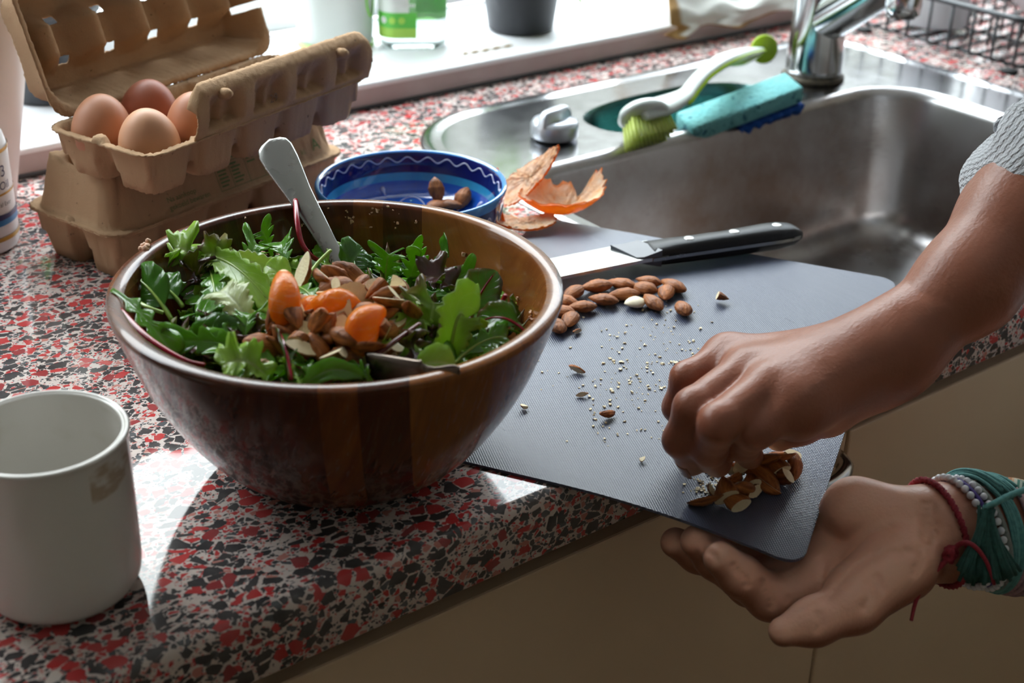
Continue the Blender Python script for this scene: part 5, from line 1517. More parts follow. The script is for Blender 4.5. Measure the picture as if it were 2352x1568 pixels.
hero('rocket', G_ROCKET, (882, 668, .078), (893, 585, .100), .0120, .003, .0, 22, .2, 'upright rocket leaf with a pale vein at the back right', stem=(GRNS, .0007))
hero('rocket', G_ROCKET, (935, 680, .080), (960, 600, .100), .0115, .005, .5, 23, .3, 'broad lobed rocket leaf right of the upright one')
hero('rocket', G_ROCKET, (985, 640, .080), (950, 560, .104), .0070, .003, -.2, 24, .3, 'thin rocket tip standing highest at the back right')
hero('oval', G_SPIN, (1010, 640, .080), (1030, 590, .102), .0075, .010, .6, 25, .5, 'small curled spinach leaf hanging at the back right')
hero('rocket', G_ROCKET, (1005, 690, .082), (1085, 625, .096), .0085, .004, .3, 26, .3, 'slender rocket leaf pointing to the upright chard leaf')
hero('oval', G_CHARD, (668, 872, .094), (640, 765, .098), .0060, .006, .7, 27, .6, 'narrow folded chard leaf with a red vein at the front middle', stem=(REDS, .0012))
hero('oval', G_LETT, (935, 858, .093), (1045, 842, .095), .0085, .004, .2, 28, .2, 'smooth bright green leaf at the right front rim')
hero('rocket', G_ROCKET, (672, 662, .097), (742, 722, .099), .0085, .005, .1, 29, .15, 'rocket leaf draped over the orange pieces', stem=(GRNS, .0006))
hero('oval', G_SPIN, (790, 640, .084), (835, 572, .094), .0115, .003, .3, 30, .2, 'dark spinach leaf right of the spoon handle')
hero('rocket', G_ROCKET, (1035, 845, .088), (1165, 775, .092), .0095, .005, .2, 31, .25, 'wet rocket leaf along the right front rim', stem=(GRNS, .0007))
hero('oval', G_CHARD, (1210, 765, .094), (1095, 745, .090), .0085, .006, -.2, 32, .4, 'pale backed chard leaf lying towards the right rim', stem=(REDS, .0009))
hero('oval', G_CHARD, (1178, 748, .080), (1172, 684, .102), .0045, .002, .5, 33, .7, 'thin folded chard leaf standing beside the red stalk', stem=(REDS, .0011))
hero('frill', G_LETT, (620, 872, .088), (510, 842, .096), .0115, .006, .2, 34, .3, 'curly light lettuce piece at the left front rim', .45)
hero('rocket', G_ROCKET, (625, 590, .084), (600, 530, .100), .0100, .003, .2, 35, .2, 'rocket leaf standing up at the back left')
hero('rocket', G_ROCKET, (660, 640, .086), (645, 555, .098), .0105, .004, -.3, 36, .3, 'rocket leaf standing left of the red stalk')
hero('rocket', G_ROCKET, (560, 650, .084), (590, 560, .098), .0115, .004, .4, 37, .3, 'rocket leaf at the back between the lettuce and the stalk')
hero('oval', G_LETT, (680, 690, .086), (610, 610, .098), .0080, .004, -.4, 38, .3, 'small bright leaf under the almond slice at the back')
hero('rocket', G_ROCKET, (560, 800, .084), (575, 720, .096), .0105, .004, -.3, 39, .3, 'rocket leaf hanging below the pale lettuce shred')
hero('rocket', G_ROCKET, (520, 820, .084), (545, 700, .094), .0080, .004, .3, 40, .3, 'narrow rocket leaf in front of the dark purple scrap')
hero('blade', G_ROCKET, (700, 885, .090), (835, 868, .092), .0045, .006, .2, 41, .4, 'curved green leaf blade along the front rim')
hero('rocket', G_ROCKET, (725, 890, .088), (690, 835, .092), .0070, .004, .3, 42, .3, 'rocket leaf in front of the almonds at the middle')
hero('rocket', G_ROCKET, (860, 890, .088), (810, 855, .091), .0065, .004, -.3, 43, .3, 'rocket leaf below the front edge of the almonds')
hero('lettuce', G_LETT, (900, 800, .086), (975, 720, .096), .0065, .004, .4, 44, .3, 'fresh green lettuce leaf behind the dark red stalk', .2)
def stalk(pts, r, mat, label, r1=None):
    P = spline([at(*p) for p in pts], 24)
    o = obj('leaf_stalk', *tube(P, np.linspace(r, r1 or r * .8, len(P)), 9, flat=.75), mat); return tag(o, label, 'stalk', 'leaf stalks in the salad')
stalk([(679, 459, .110), (682, 505, .106), (692, 555, .098), (712, 585, .092), (735, 600, .086)], .0016, REDS, 'bright red chard stalk sticking up over the back rim beside the spoon')
stalk([(1162, 677, .101), (1146, 706, .094), (1128, 738, .086)], .0017, REDS, 'bright red chard stalk standing at the right wall of the bowl')
stalk([(868, 812, .098), (915, 778, .102), (964, 743, .104)], .0016, DRST, 'dark red stalk slanting across the right of the almonds')
stalk([(276, 712, .101), (340, 775, .098), (420, 825, .094), (470, 838, .090)], .0017, REDS, 'red and green chard stalk along the left inner wall', .0012)
stalk([(690, 665, .090), (725, 610, .096), (760, 574, .101)], .0013, GRNS, 'light green stalk crossing the spoon handle')
stalk([(310, 690, .093), (340, 706, .093), (375, 718, .090)], .0014, GRNS, 'pale green spinach stalk at the left')
stalk([(648, 640, .092), (665, 655, .092), (685, 668, .090)], .0013, DRST, 'short dark red stalk left of the almond slice')
stalk([(690, 775, .094), (698, 815, .095), (704, 842, .092)], .0009, REDS, 'thin red stalk in front of the almonds')
stalk([(800, 852, .094), (770, 868, .094), (745, 880, .092)], .0010, DRST, 'short dark stalk at the front rim')
stalk([(385, 560, .101), (398, 580, .098), (412, 600, .092)], .0013, GRNS, 'green leaf stub poking up at the back left')

# the mass of leaves that fills the bowl: shared meshes, one object each
BASES = []
for kind, mat, W, L, n, nm, lb in (('rocket', G_ROCKET, .0100, .052, 6, 'rocket_leaf', 'dark green lobed rocket leaf mixed into the bed of salad'), ('oval', G_SPIN, .0115, .045, 3, 'spinach_leaf', 'smooth dark spinach leaf mixed into the bed of salad'),
                                   ('oval', G_CHARD, .0085, .046, 2, 'chard_leaf', 'narrow red-veined chard leaf mixed into the bed of salad'), ('lettuce', G_LETT, .0105, .040, 3, 'lettuce_leaf', 'light green lettuce piece mixed into the bed of salad'),
                                   ('frill', G_MIX, .0105, .034, 3, 'curly_lettuce_leaf', 'red-edged curly lettuce piece mixed into the bed of salad'), ('frill', G_PURP, .0100, .032, 2, 'purple_lettuce_leaf', 'dark purple lettuce piece mixed into the bed of salad')):
    for i in range(n):
        r2 = random.Random(i * 7 + len(nm)); l = L * r2.uniform(.85, 1.15)
        C = bez(np.array([-l / 2, 0, 0]), np.array([0, r2.uniform(-.008, .008), r2.uniform(.004, .016)]), np.array([l / 2, 0, r2.uniform(-.006, .004)]), 22)
        V, F, st = leaf_surface(kind, C, W * r2.uniform(.85, 1.15), (0, 0, 1), i * 13 + len(nm), r2.uniform(.1, .5))
        me = bpy.data.meshes.new(nm); me.from_pydata(V.tolist(), [], F); me.materials.append(mat)
        a = me.attributes.new('st', 'FLOAT_VECTOR', 'POINT'); a.data.foreach_set('vector', st.astype(np.float32).ravel())
        me.polygons.foreach_set('use_smooth', np.ones(len(F), bool))
        BASES.append((me, nm, lb, V, kind))
wts = [7] * 6 + [3] * 3 + [2] * 2 + [4] * 3 + [3] * 3 + [2] * 2
r3 = random.Random(21)
def try_leaf(layer):
    me, nm, lb, V, kind = r3.choices(BASES, wts)[0]
    for _ in range(30):
        rr = .096 * math.sqrt(r3.random()); th_ = r3.uniform(0, 2 * PI)
        if layer == 2 and rr < .040 and r3.random() < .9: continue
        x, y = BC[0] + rr * math.cos(th_), BC[1] + rr * math.sin(th_)
        z = mound(x, y) + (-.022, -.012, -.002)[layer] + r3.uniform(-.004, .004) - (.006 if rr < .045 else 0)
        rot = (r3.uniform(-.7, .7), r3.uniform(-.55, .55), r3.uniform(0, 6.28)); s = r3.uniform(.62, 1.0) if layer == 2 else r3.uniform(.8, 1.12)
        W_ = V * s @ np.array(Euler(rot).to_matrix()).T + [x, y, z]
        rad = np.hypot(W_[:, 0] - BC[0], W_[:, 1] - BC[1])
        lim = np.array([rb_in(max(q, BC[2] + .012)) - .001 if q < BC[2] + .099 else .106 for q in W_[:, 2]])
        if (rad > lim).any() or W_[:, 2].max() > BC[2] + .106: continue
        o = put(me, nm, (x, y, z), rot, lb, 'leaf', 'bed of mixed leaves: ' + nm.replace('_', ' '), s)
        m = o.modifiers.new('thickness', 'SOLIDIFY'); m.thickness = .0004
        return
for layer, n in ((0, 45), (1, 80), (2, 165)):
    for _ in range(n): try_leaf(layer)
# dark leaf litter deep in the bowl under the salad
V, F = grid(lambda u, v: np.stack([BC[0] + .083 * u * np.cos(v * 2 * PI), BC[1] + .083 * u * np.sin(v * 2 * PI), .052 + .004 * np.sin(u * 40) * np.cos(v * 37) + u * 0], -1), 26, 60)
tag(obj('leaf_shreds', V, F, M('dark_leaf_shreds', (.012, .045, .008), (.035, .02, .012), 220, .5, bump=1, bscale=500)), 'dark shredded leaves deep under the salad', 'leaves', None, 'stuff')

# mandarin segments
MAN = mat_peel('mandarin_flesh', (.98, .36, .02), (.94, .22, .008), .22, 150, 380, .4, .35, .55)
MPI = M('mandarin_pith', (.92, .58, .26), (.95, .70, .42), 150, .5, bump=.4, bscale=500)
def segment(seed):
    rs = np.random.RandomState(seed)
    t = np.linspace(0, PI, 22); a = np.linspace(0, 2 * PI, 22, endpoint=False)
    V = []; F = []; fm = []
    for ti in t:
        for ai in a:
            x = .0175 * math.cos(ti); y = .0088 * math.sin(ti) * math.cos(ai); z = .0118 * math.sin(ti) * math.sin(ai)
            y *= .62 + .55 * (z / .0118 * .5 + .5); z -= .30 * x * x / .0175 * 1.6
            V.append((x, y, z))
    m = len(a)
    for i in range(len(t) - 1):
        for j in range(m): F.append((i * m + j, i * m + (j + 1) % m, (i + 1) * m + (j + 1) % m, (i + 1) * m + j))
    V, F = weld(np.array(V) + rs.normal(0, .00012, (len(V), 3)) * 0, F)
    fm = [1 if V[list(f)].mean(0)[2] + .3 * 1.6 * V[list(f)].mean(0)[0] ** 2 / .0175 < -.0078 or abs(V[list(f)].mean(0)[0]) > .0166 else 0 for f in F]
    return V, F, fm
for k, (u, v, z, R3, lb) in enumerate(((653, 705, .1010, (.25, -1.15, .9), 'upright wedge of mandarin at the left of the almonds'), (772, 712, .0985, (.5, .1, -.35), 'largest mandarin piece at the centre of the almonds'),
                                 (836, 760, .1005, (-.3, -.75, .55), 'mandarin segment among the almonds at the lower right'), (716, 722, .0925, (.3, .2, 1.6), 'mandarin piece mostly hidden between the two biggest'), (748, 758, .089, (.2, .3, .2), 'mandarin scrap low among the almonds'))):
    V, F, fm = segment(k); s = (.95, .90, .84, .7, .6)[k]
    o = obj('mandarin_segment', V * s @ eul(*R3).T + at(u, v - 6, z + .0045), F, [MAN, MPI], fm=fm); tag(o, lb, 'mandarin', 'mandarin segments on the salad')
for pts, lb in (([(663, 650, .107), (672, 672, .107), (690, 700, .106), (701, 726, .103)], 'yellow pith thread curling beside the upright mandarin wedge'), ([(728, 673, .105), (757, 672, .107), (790, 680, .106), (803, 668, .108)], 'yellow pith thread over the centre mandarin piece')):
    P = spline([at(*p) for p in pts], 22); tag(obj('pith_thread', *tube(P, .0007, 6), MPI), lb, 'pith', 'pith threads on the mandarin')

# chopped almonds on the salad
SAL = [(900, 120), (1060, 110), (1250, 90), (1120, 180), (990, 215), (1350, 180), (1540, 260), (1430, 250), (1270, 310), (1650, 320), (1710, 270), (1880, 280), (1690, 400), (1850, 460), (2050, 340), (1990, 520), (1440, 490), (1720, 540),
       (1620, 720), (1100, 610), (1100, 720), (300, 580), (250, 740), (490, 760), (540, 620), (700, 820), (760, 690), (860, 690), (170, 950), (270, 920), (610, 1010), (790, 960), (880, 1040), (1140, 830), (1150, 950), (940, 850), (1010, 1090), (1120, 1100),
       (1310, 1070), (1430, 990), (1580, 1120), (1740, 1040), (830, 620), (700, 560), (1300, 940), (950, 700), (1500, 900), (420, 860), (560, 900)]
r4 = random.Random(5)
for i, (x, y) in enumerate(SAL):
    u, v = 580 + x / 5.47, 620 + y / 5.47
    p = at(u, v, .094); z = mound(p[0], p[1]) + .0100 + (.004 if i % 3 == 0 else 0); p = at(u, v, z)
    k = r4.choice([0, 0, 1, 2, 2, 3, 4, 5, 7, 7, 9, 9])
    me = ALMESH[i % 4] if k == 9 else CUTMESH[k]
    rot = (r4.uniform(-1.2, 1.2), r4.uniform(-.9, .9), r4.uniform(0, 6.28))
    put(me, 'almond_piece', p, rot, SLAB.get(i, 'chopped brown almond within the heap on top of the salad'), 'almond piece', 'chopped almonds on the salad', r4.uniform(.86, 1.10))
for i in range(34):          # more pieces lower in the heap and along its front
    a_ = r4.uniform(0, 6.28); q_ = math.sqrt(r4.random()); u, v = 775 + 155 * q_ * math.cos(a_), 762 + 92 * q_ * math.sin(a_)
    if any(abs(u - mu) < 48 and abs(v - mv) < 42 for mu, mv in ((653, 700), (775, 708), (836, 758))): continue
    p = at(u, v, .094); z = mound(p[0], p[1]) + .0075; p = at(u, v, z); k = r4.choice([0, 0, 1, 1, 2, 3, 4, 5, 7])
    put(CUTMESH[k], 'almond_piece', p, (r4.uniform(-1.2, 1.2), r4.uniform(-.9, .9), r4.uniform(0, 6.28)), 'chopped brown almond within the heap on top of the salad', 'almond piece', 'chopped almonds on the salad', r4.uniform(.7, .95))
p = at(698, 632, .101); put(CUTMESH[1], 'almond_piece', p, (-.55, -.95, .55), 'almond half with its oval cut face up, apart at the back of the heap', 'almond piece', None, 1.12)
# food flakes on the bowl
FLK = M('pinkish_food_flakes', (.74, .46, .31), (.62, .36, .24), 250, .6, bump=.4)
c0 = at(331, 571, .1015); r5 = np.random.RandomState(2)
parts = [box(c0 + r5.normal(0, .0019, 3) * [1, 1, .5] + [0, 0, .0012], r5.uniform(.0018, .0042, 3), .0006, 1, eul(*r5.uniform(0, 3, 3))) for _ in range(7)]
tag(obj('food_flake', *join(*parts), FLK), 'pinkish beige food flake sitting on the back left rim of the bowl', 'food flake')
pts = []
for u, v in ((760, 478), (795, 490), (802, 500), (812, 497), (806, 512), (850, 488), (876, 482), (905, 486), (893, 480), (912, 515), (848, 520), (700, 520), (560, 500), (600, 560), (955, 510), (1010, 480), (1190, 690), (1215, 715), (1225, 735), (1065, 590), (1080, 600)):
    for _ in range(3):
        z = .094 - .0004 * max(0, (v - 470)) * .55; pts.append(at(u + r5.normal(0, 4), v + r5.normal(0, 4), z))
pts2 = []
for p in pts:
    for z in np.linspace(.1, .06, 60):
        q = CAM + (p - CAM) * (z - CAM[2]) / (p[2] - CAM[2])
        if math.hypot(*(q[:2] - BC[:2])) >= rb_in(z) - .0009: break
    pts2.append(q)
crumbs('food_crumbs', pts2, FLK, .0006, .0021, 'pale crumbs stuck to the inside wall of the wooden bowl', 3, .8)
pts = [at(u, v, mound(*at(u, v, .09)[:2]) + .010) for u, v in ((440, 600), (455, 615), (470, 650), (500, 660), (610, 590), (640, 590), (560, 690), (1035, 720), (1050, 710), (1150, 742), (1165, 740), (1140, 736), (900, 815), (890, 800), (1010, 830), (620, 830), (660, 600)) for _ in range(2)]
crumbs('salad_flakes', [p + r5.normal(0, .0015, 3) for p in pts], FLK, .002, .005, 'pinkish food flakes sprinkled over the salad leaves', 4, .7)

# ------------------------------------------------------------------ serving cutlery
def flatware(name, label, P, wd, th_, face, mat):
    P = np.asarray(P); n = len(P)
    T = np.gradient(P, axis=0); T /= np.linalg.norm(T, axis=1)[:, None]
    V = []
    for i in range(n):
        nn = face - T[i] * (face @ T[i]); nn /= np.linalg.norm(nn); s = np.cross(T[i], nn)
        for a, b in ((-1, 0), (-.9, .55), (-.5, .9), (0, 1), (.5, .9), (.9, .55), (1, 0), (.9, -.6), (.5, -.9), (-.5, -.9), (-.9, -.6)): V.append(P[i] + s * a * wd[i] + nn * b * th_[i])
    m = 11; F = [(i * m + j, i * m + (j + 1) % m, (i + 1) * m + (j + 1) % m, (i + 1) * m + j) for i in range(n - 1) for j in range(m)]
    F += [tuple(range(m))[::-1], tuple(range((n - 1) * m, n * m))]
    o = thing(name, label, 'cutlery', P[0], 'serving cutlery in the salad bowl'); obj('handle', np.array(V), F, mat, o); return o
t = np.linspace(0, 1, 40)
q0, q1, q2 = at(800, 640, .0800), at(703, 472, .1080), at(619, 322, .1330)
P = np.array([q0 + (q1 - q0) * (x / .52) if x < .52 else q1 + (q2 - q1) * ((x - .52) / .48) for x in t])
P = spline([q0, q0 * .5 + q1 * .5, q1, q1 * .5 + q2 * .5, q2], 40); n = len(P); t = np.linspace(0, 1, n)
wd = np.interp(t, [0, .25, .6, .82, .90, .95, .98, 1], [.0042, .0050, .0072, .0098, .0101, .0088, .0060, .0012])
fc_ = np.array([-.38, -.86, .30])
s1 = flatware('serving_spoon', 'steel serving spoon with its broad flat handle resting on the back rim', P, wd, np.full(n, .0011), fc_, CUTLERY)
h0 = P[0]; dh = P[0] - P[4]; dh /= np.linalg.norm(dh)
V, F = grid(lambda u, v: np.stack([.045 * u - .004, (.0165 * np.sin(PI * np.clip(u * .92 + .06, 0, 1)) ** .6) * (2 * v - 1), -.006 * np.sin(PI * u) * (1 - (2 * v - 1) ** 2)], -1), 20, 12)
yv = np.cross(fc_, dh); yv /= np.linalg.norm(yv); zv = np.cross(dh, yv)
solid(obj('spoon_bowl', h0 + V[:, :1] * dh + V[:, 1:2] * yv + V[:, 2:3] * zv, F, CUTLERY, s1), .001)
q0, q1, q2 = at(838, 834, .0935), at(955, 862, .0985), at(1056, 850, .1030)
P = spline([q0, q1, q1 * .6 + q2 * .4, q2], 30); n = len(P); t = np.linspace(0, 1, n)
wd = np.interp(t, [0, .25, .45, .6, .7, .9, 1], [.0055, .0070, .0075, .0040, .0028, .0030, .0018])
s2 = flatware('serving_fork', 'dark reflecting steel fork lying in the salad with its end on the front rim', P, wd, np.full(n, .0009), np.array([-.5, -.78, .30]), mat_steel('dark_reflection_steel', (.14, .125, .11), .14, .2, .5))  # dark base and brown mottling paint the fork's reflections into the steel
dh = (P[0] - P[4]); dh /= np.linalg.norm(dh); yv = np.cross(np.array([0, 0, 1.]), dh); yv /= np.linalg.norm(yv)
for k in (-1.5, -.5, .5, 1.5):
    a = P[0] + yv * k * .003
    obj('tine', *tube(spline([a - dh * .004, a + dh * .012 - [0, 0, .003], a + dh * .03 - [0, 0, .010]], 12), np.linspace(.0012, .0005, 13 if len(spline([a, a, a], 12)) == 13 else len(spline([a, a, a], 12))), 6), CUTLERY, s2)

# ------------------------------------------------------------------ the person: two bare forearms and hands, grey knitted sleeves
def smin(a, b, k):
    h = np.maximum(k - np.abs(a - b), 0) / k
    return np.minimum(a, b) - h * h * k * .25
def cone_d(P, a, b, ra, rb):
    ab = b - a; t = np.clip(((P - a) @ ab) / (ab @ ab), 0, 1)
    return np.linalg.norm(P - a - t[..., None] * ab, axis=-1) - (ra + (rb - ra) * t)
def sdf_mesh(groups, kout, vox, cut=None):
    """groups: [(k, [(a, b, ra, rb), ...])]; each is a smooth union, then all are blended with kout -> verts, quads"""
    pts = np.array([p for _, g in groups for c in g for p in (c[0], c[1])]); rr = max(max(c[2], c[3]) for _, g in groups for c in g)
    lo, hi = pts.min(0) - rr - .008, pts.max(0) + rr + .008
    n = np.ceil((hi - lo) / vox).astype(int) + 1
    ax = [lo[i] + vox * np.arange(n[i]) for i in range(3)]
    D = np.full(n, .05)
    for ki, (k, g) in enumerate(groups):
        G = np.full(n, .05)
        for a, b, ra, rb in g:
            m = max(ra, rb) + .012
            l, h = np.minimum(a, b) - m, np.maximum(a, b) + m
            s = tuple(slice(max(int((l[i] - lo[i]) / vox), 0), min(int((h[i] - lo[i]) / vox) + 2, n[i])) for i in range(3))
            P = np.stack(np.meshgrid(*[ax[i][s[i]] for i in range(3)], indexing='ij'), -1)
            G[s] = smin(G[s], cone_d(P, a, b, ra, rb), k)
        D = smin(D, G, kout if isinstance(kout, float) else kout[ki])
    gr = openvdb.FloatGrid(.05)
    gr.copyFromArray(D.astype(np.float32))
    p, q = gr.convertToQuads(0.0)[:2]
    V = p * vox + lo; F = [tuple(int(i) for i in f) for f in q]
    # outward orientation
    f0 = np.array(q); nrm = np.cross(V[f0[:, 1]] - V[f0[:, 0]], V[f0[:, 2]] - V[f0[:, 0]]); c = V[f0].mean(1)
    vol = (nrm * c).sum()
    if vol < 0: F = [f[::-1] for f in F]
    return V, F
def taubin(V, F, it=6):
    F = np.array(F); n = len(V)
    e = np.concatenate([F[:, [0, 1]], F[:, [1, 2]], F[:, [2, 3]], F[:, [3, 0]]])
    cnt = np.bincount(e[:, 0], minlength=n) + np.bincount(e[:, 1], minlength=n)
    for k in range(it):
        S = np.zeros_like(V)
        for d in range(3): S[:, d] = np.bincount(e[:, 0], V[e[:, 1], d], n) + np.bincount(e[:, 1], V[e[:, 0], d], n)
        V = V + (.5 if k % 2 == 0 else -.52) * (S / np.maximum(cnt, 1)[:, None] - V)
    return V
def chain(pts, rs): return [(pts[i], pts[i + 1], rs[i], rs[i + 1]) for i in range(len(pts) - 1)]

# left hand, palm up under the hanging corner of the mat
LWR = atd(2165, 1222, .727); LA1 = atd(2352, 1232, .738); LA2 = atd(2620, 1215, .765); LA3 = atd(2950, 1130, .81)
lh = {}
lh['index'] = [atd(1880, 1335, .720), atd(1768, 1372, .716), atd(1700, 1322, .709), atd(1654, 1282, .703)]
lh['middle'] = [atd(1885, 1300, .730), atd(1722, 1342, .730), atd(1643, 1284, .722), atd(1600, 1243, .715)]
lh['ring'] = [atd(1890, 1262, .738), atd(1700, 1305, .742), atd(1602, 1272, .736), atd(1552, 1246, .730)]
lh['pinky'] = [atd(1900, 1225, .744), atd(1752, 1262, .752), atd(1672, 1238, .750), atd(1612, 1222, .745)]
LR = {'index': (.0120, .0116, .0106, .0086), 'middle': (.0118, .0112, .0102, .0084), 'ring': (.0112, .0104, .0096, .0080), 'pinky': (.0102, .0090, .0082, .0070)}
thumb = [atd(2065, 1288, .707), atd(1962, 1388, .690), atd(1868, 1428, .684), atd(1800, 1450, .679)]
palmL = [(LWR, lh['index'][0], .0185, .0120), (LWR, lh['middle'][0], .0190, .0120), (LWR, lh['ring'][0], .0190, .0118), (LWR, lh['pinky'][0], .0180, .0112),
         (atd(2085, 1192, .719), atd(1965, 1172, .724), .0168, .0155), (atd(1965, 1172, .724), lh['pinky'][0], .0155, .0115),
         (lh['index'][0], lh['pinky'][0], .0115, .0105), (atd(2060, 1296, .709), atd(1965, 1358, .697), .0195, .0145)]
armL = chain([LA3, LA2, LA1, LWR], [.037, .0315, .0255, .0222])
gL = [(.012, armL), (.009, palmL)] + [(.004, chain(lh[f], LR[f])) for f in ('pinky', 'ring', 'middle', 'index')] + [(.006, chain(thumb, (.0185, .0135, .0112, .0074)))]
VL, FL = sdf_mesh(gL, [.03, .014, .006, .0035, .0035, .0035, .006], .00125)
VL = taubin(VL, FL)
def crease(V, lines, depth, width):
    """press skin folds into the surface along lines given on its near side"""
    pr = (V - CAM) @ RC.T; uv = pr[:, :2] / pr[:, 2:] * F_PX + [1176, 784]
    N = None; out = V.copy()
    for L in lines:
        L2 = spline(np.array([(x, y, 0) for x, y in L]), 40)[:, :2]; P = []
        for q in L2:
            k = np.where(np.hypot(*(uv - q).T) < 9)[0]
            if len(k): P.append(V[k[np.argmin(pr[k, 2])]])
        if len(P) < 3: continue
        P = np.array(P)
        d = np.min(np.linalg.norm(V[:, None] - P[None], axis=2), axis=1) if len(V) * len(P) < 6e6 else np.min([np.linalg.norm(V - p, axis=1) for p in P], axis=0)
        k = np.exp(-(d / width) ** 2) * depth
        dirn = V - CAM; dirn /= np.linalg.norm(dirn, axis=1)[:, None]
        out += dirn * k[:, None]
    return out
VL = crease(VL, [[(1900, 1372), (1935, 1318), (1985, 1282), (2050, 1262), (2095, 1262)], [(1908, 1300), (1950, 1262), (1990, 1225), (2040, 1205)], [(1880, 1350), (1888, 1310), (1886, 1275)],
                [(1990, 1335), (2000, 1362), (1990, 1392)], [(2012, 1318), (2030, 1345)], [(2118, 1150), (2128, 1200), (2120, 1260), (2110, 1310)], [(2138, 1150), (2146, 1200), (2140, 1260)]], .0016, .0022)
VL = crease(VL, [[(1760, 1335), (1778, 1368), (1775, 1400)], [(1692, 1300), (1715, 1322), (1722, 1350)], [(1618, 1262), (1640, 1280)], [(1880, 1402), (1888, 1430), (1880, 1455)], [(1800, 1345), (1815, 1375)]], .0011, .0016)

# right hand, curled over the mat and sweeping the nuts
RWR = at(2042, 806, .064); RA1 = at(2222, 652, .093); RA2 = at(2345, 500, .118); RA3 = at(2520, 300, .160)
rh = {}
rh['pinky'] = [at(1672, 822, .052), at(1578, 868, .048), at(1556, 935, .030), at(1584, 990, .0145)]
rh['ring'] = [at(1712, 856, .058), at(1592, 935, .054), at(1562, 1010, .034), at(1590, 1062, .0140)]
rh['middle'] = [at(1765, 892, .060), at(1652, 972, .055), at(1628, 1028, .034), at(1648, 1064, .0135)]
rh['index'] = [at(1832, 925, .057), at(1735, 985, .049), at(1706, 1018, .030), at(1722, 1046, .0125)]
RR = {'index': (.0118, .0098, .0086, .0072), 'middle': (.0120, .0100, .0088, .0074), 'ring': (.0115, .0095, .0084, .0070), 'pinky': (.0105, .0085, .0076, .0064)}
thR = [at(1990, 872, .050), at(1900, 945, .040), at(1838, 972, .027), at(1790, 1000, .016)]
palmR = [(RWR, rh['index'][0], .0185, .0125), (RWR, rh['middle'][0], .0185, .0125), (RWR, rh['ring'][0], .0180, .0120), (RWR, rh['pinky'][0], .0170, .0110), (rh['index'][0], rh['pinky'][0], .0115, .0105),
         (at(1985, 860, .052), rh['index'][0] - [0, 0, .006], .0165, .0125), (RWR - [0, 0, .004], rh['ring'][0] - [0, 0, .010], .016, .010)]
armR = chain([RA3, RA2, RA1, RWR], [.040, .031, .0255, .0190])
gR = [(.012, armR), (.012, palmR)] + [(.004, chain(rh[f], RR[f])) for f in ('pinky', 'ring', 'middle', 'index')] + [(.006, chain(thR, (.0165, .0120, .0105, .0085)))]
VR, FR = sdf_mesh(gR, [.03, .02, .006, .0035, .0035, .0035, .008], .00125)
VR = taubin(VR, FR)

def vnormals(V, F):
    F = np.array(F); n = np.cross(V[F[:, 2]] - V[F[:, 0]], V[F[:, 3]] - V[F[:, 1]]); N = np.zeros_like(V)
    for k in range(4): np.add.at(N, F[:, k], n)
    return N / np.maximum(np.linalg.norm(N, axis=1, keepdims=True), 1e-12)
NL, NR = vnormals(VL, FL), vnormals(VR, FR)
# paler palm side: the left hand's palm looks up, the right hand's looks down
ax_ = (lh['middle'][0] - LWR); Lh = np.linalg.norm(ax_); ax_ /= Lh
sL = (VL - LWR) @ ax_ / Lh
pdL = np.cross(lh['pinky'][0] - lh['index'][0], ax_); pdL /= np.linalg.norm(pdL)
if pdL[2] < 0: pdL = -pdL
pdL = pdL * .45 + np.array([-.22, .02, .85]); pdL /= np.linalg.norm(pdL)  # leans up, so the palm colour also paints lit top and shaded underside
palmA = np.clip(NL @ pdL * 1.7 + .15, 0, 1) * np.clip((sL + .25) / .5, 0.12, 1)
ax2 = (rh['middle'][0] - RWR); L2_ = np.linalg.norm(ax2); ax2 /= L2_
sR = (VR - RWR) @ ax2 / L2_
palmB = np.clip(-NR[:, 2] * 1.2 - .3, 0, 1) * np.clip(sR / .4, 0, 1)
PB = np.array([.72, .30, -.05])
person = thing('person', 'person with bare brown forearms and bracelets sweeping chopped almonds off the mat', 'person', PB)
bV, bF = join((VL, FL), (VR, FR))
obj('body', bV, bF, SKIN, person, fattr=('palm', np.concatenate([palmA, palmB])))
NAIL = M('fingernail', (.42, .21, .15), (.36, .17, .12), 200, .25)
for f in ('pinky', 'ring', 'middle', 'index'):
    a, b = rh[f][2], rh[f][3]; d = (b - a) / np.linalg.norm(b - a)
    prev = rh[f][1]; out = (a - prev) - d * ((a - prev) @ d); out = a * 0 + np.cross(np.cross(d, rh['pinky'][0] - rh['index'][0]), d) * 0 + np.array([-.75, -.1, .65]); out -= d * (out @ d); out /= np.linalg.norm(out)
    s_ = np.cross(d, out); r = RR[f][3]
    c = b - d * .002
    def nail(u, v):
        x = (u - .5) * r * 1.35; y = (v - .5) * .0105
        h = np.sqrt(np.clip((r + .0005) ** 2 - x * x, 0, 1)) * 1.0
        return c + x[..., None] * s_ + y[..., None] * d + h[..., None] * out
    V, F = grid(nail, 9, 7); solid(obj('fingernail', V, F, NAIL, person), .0006)

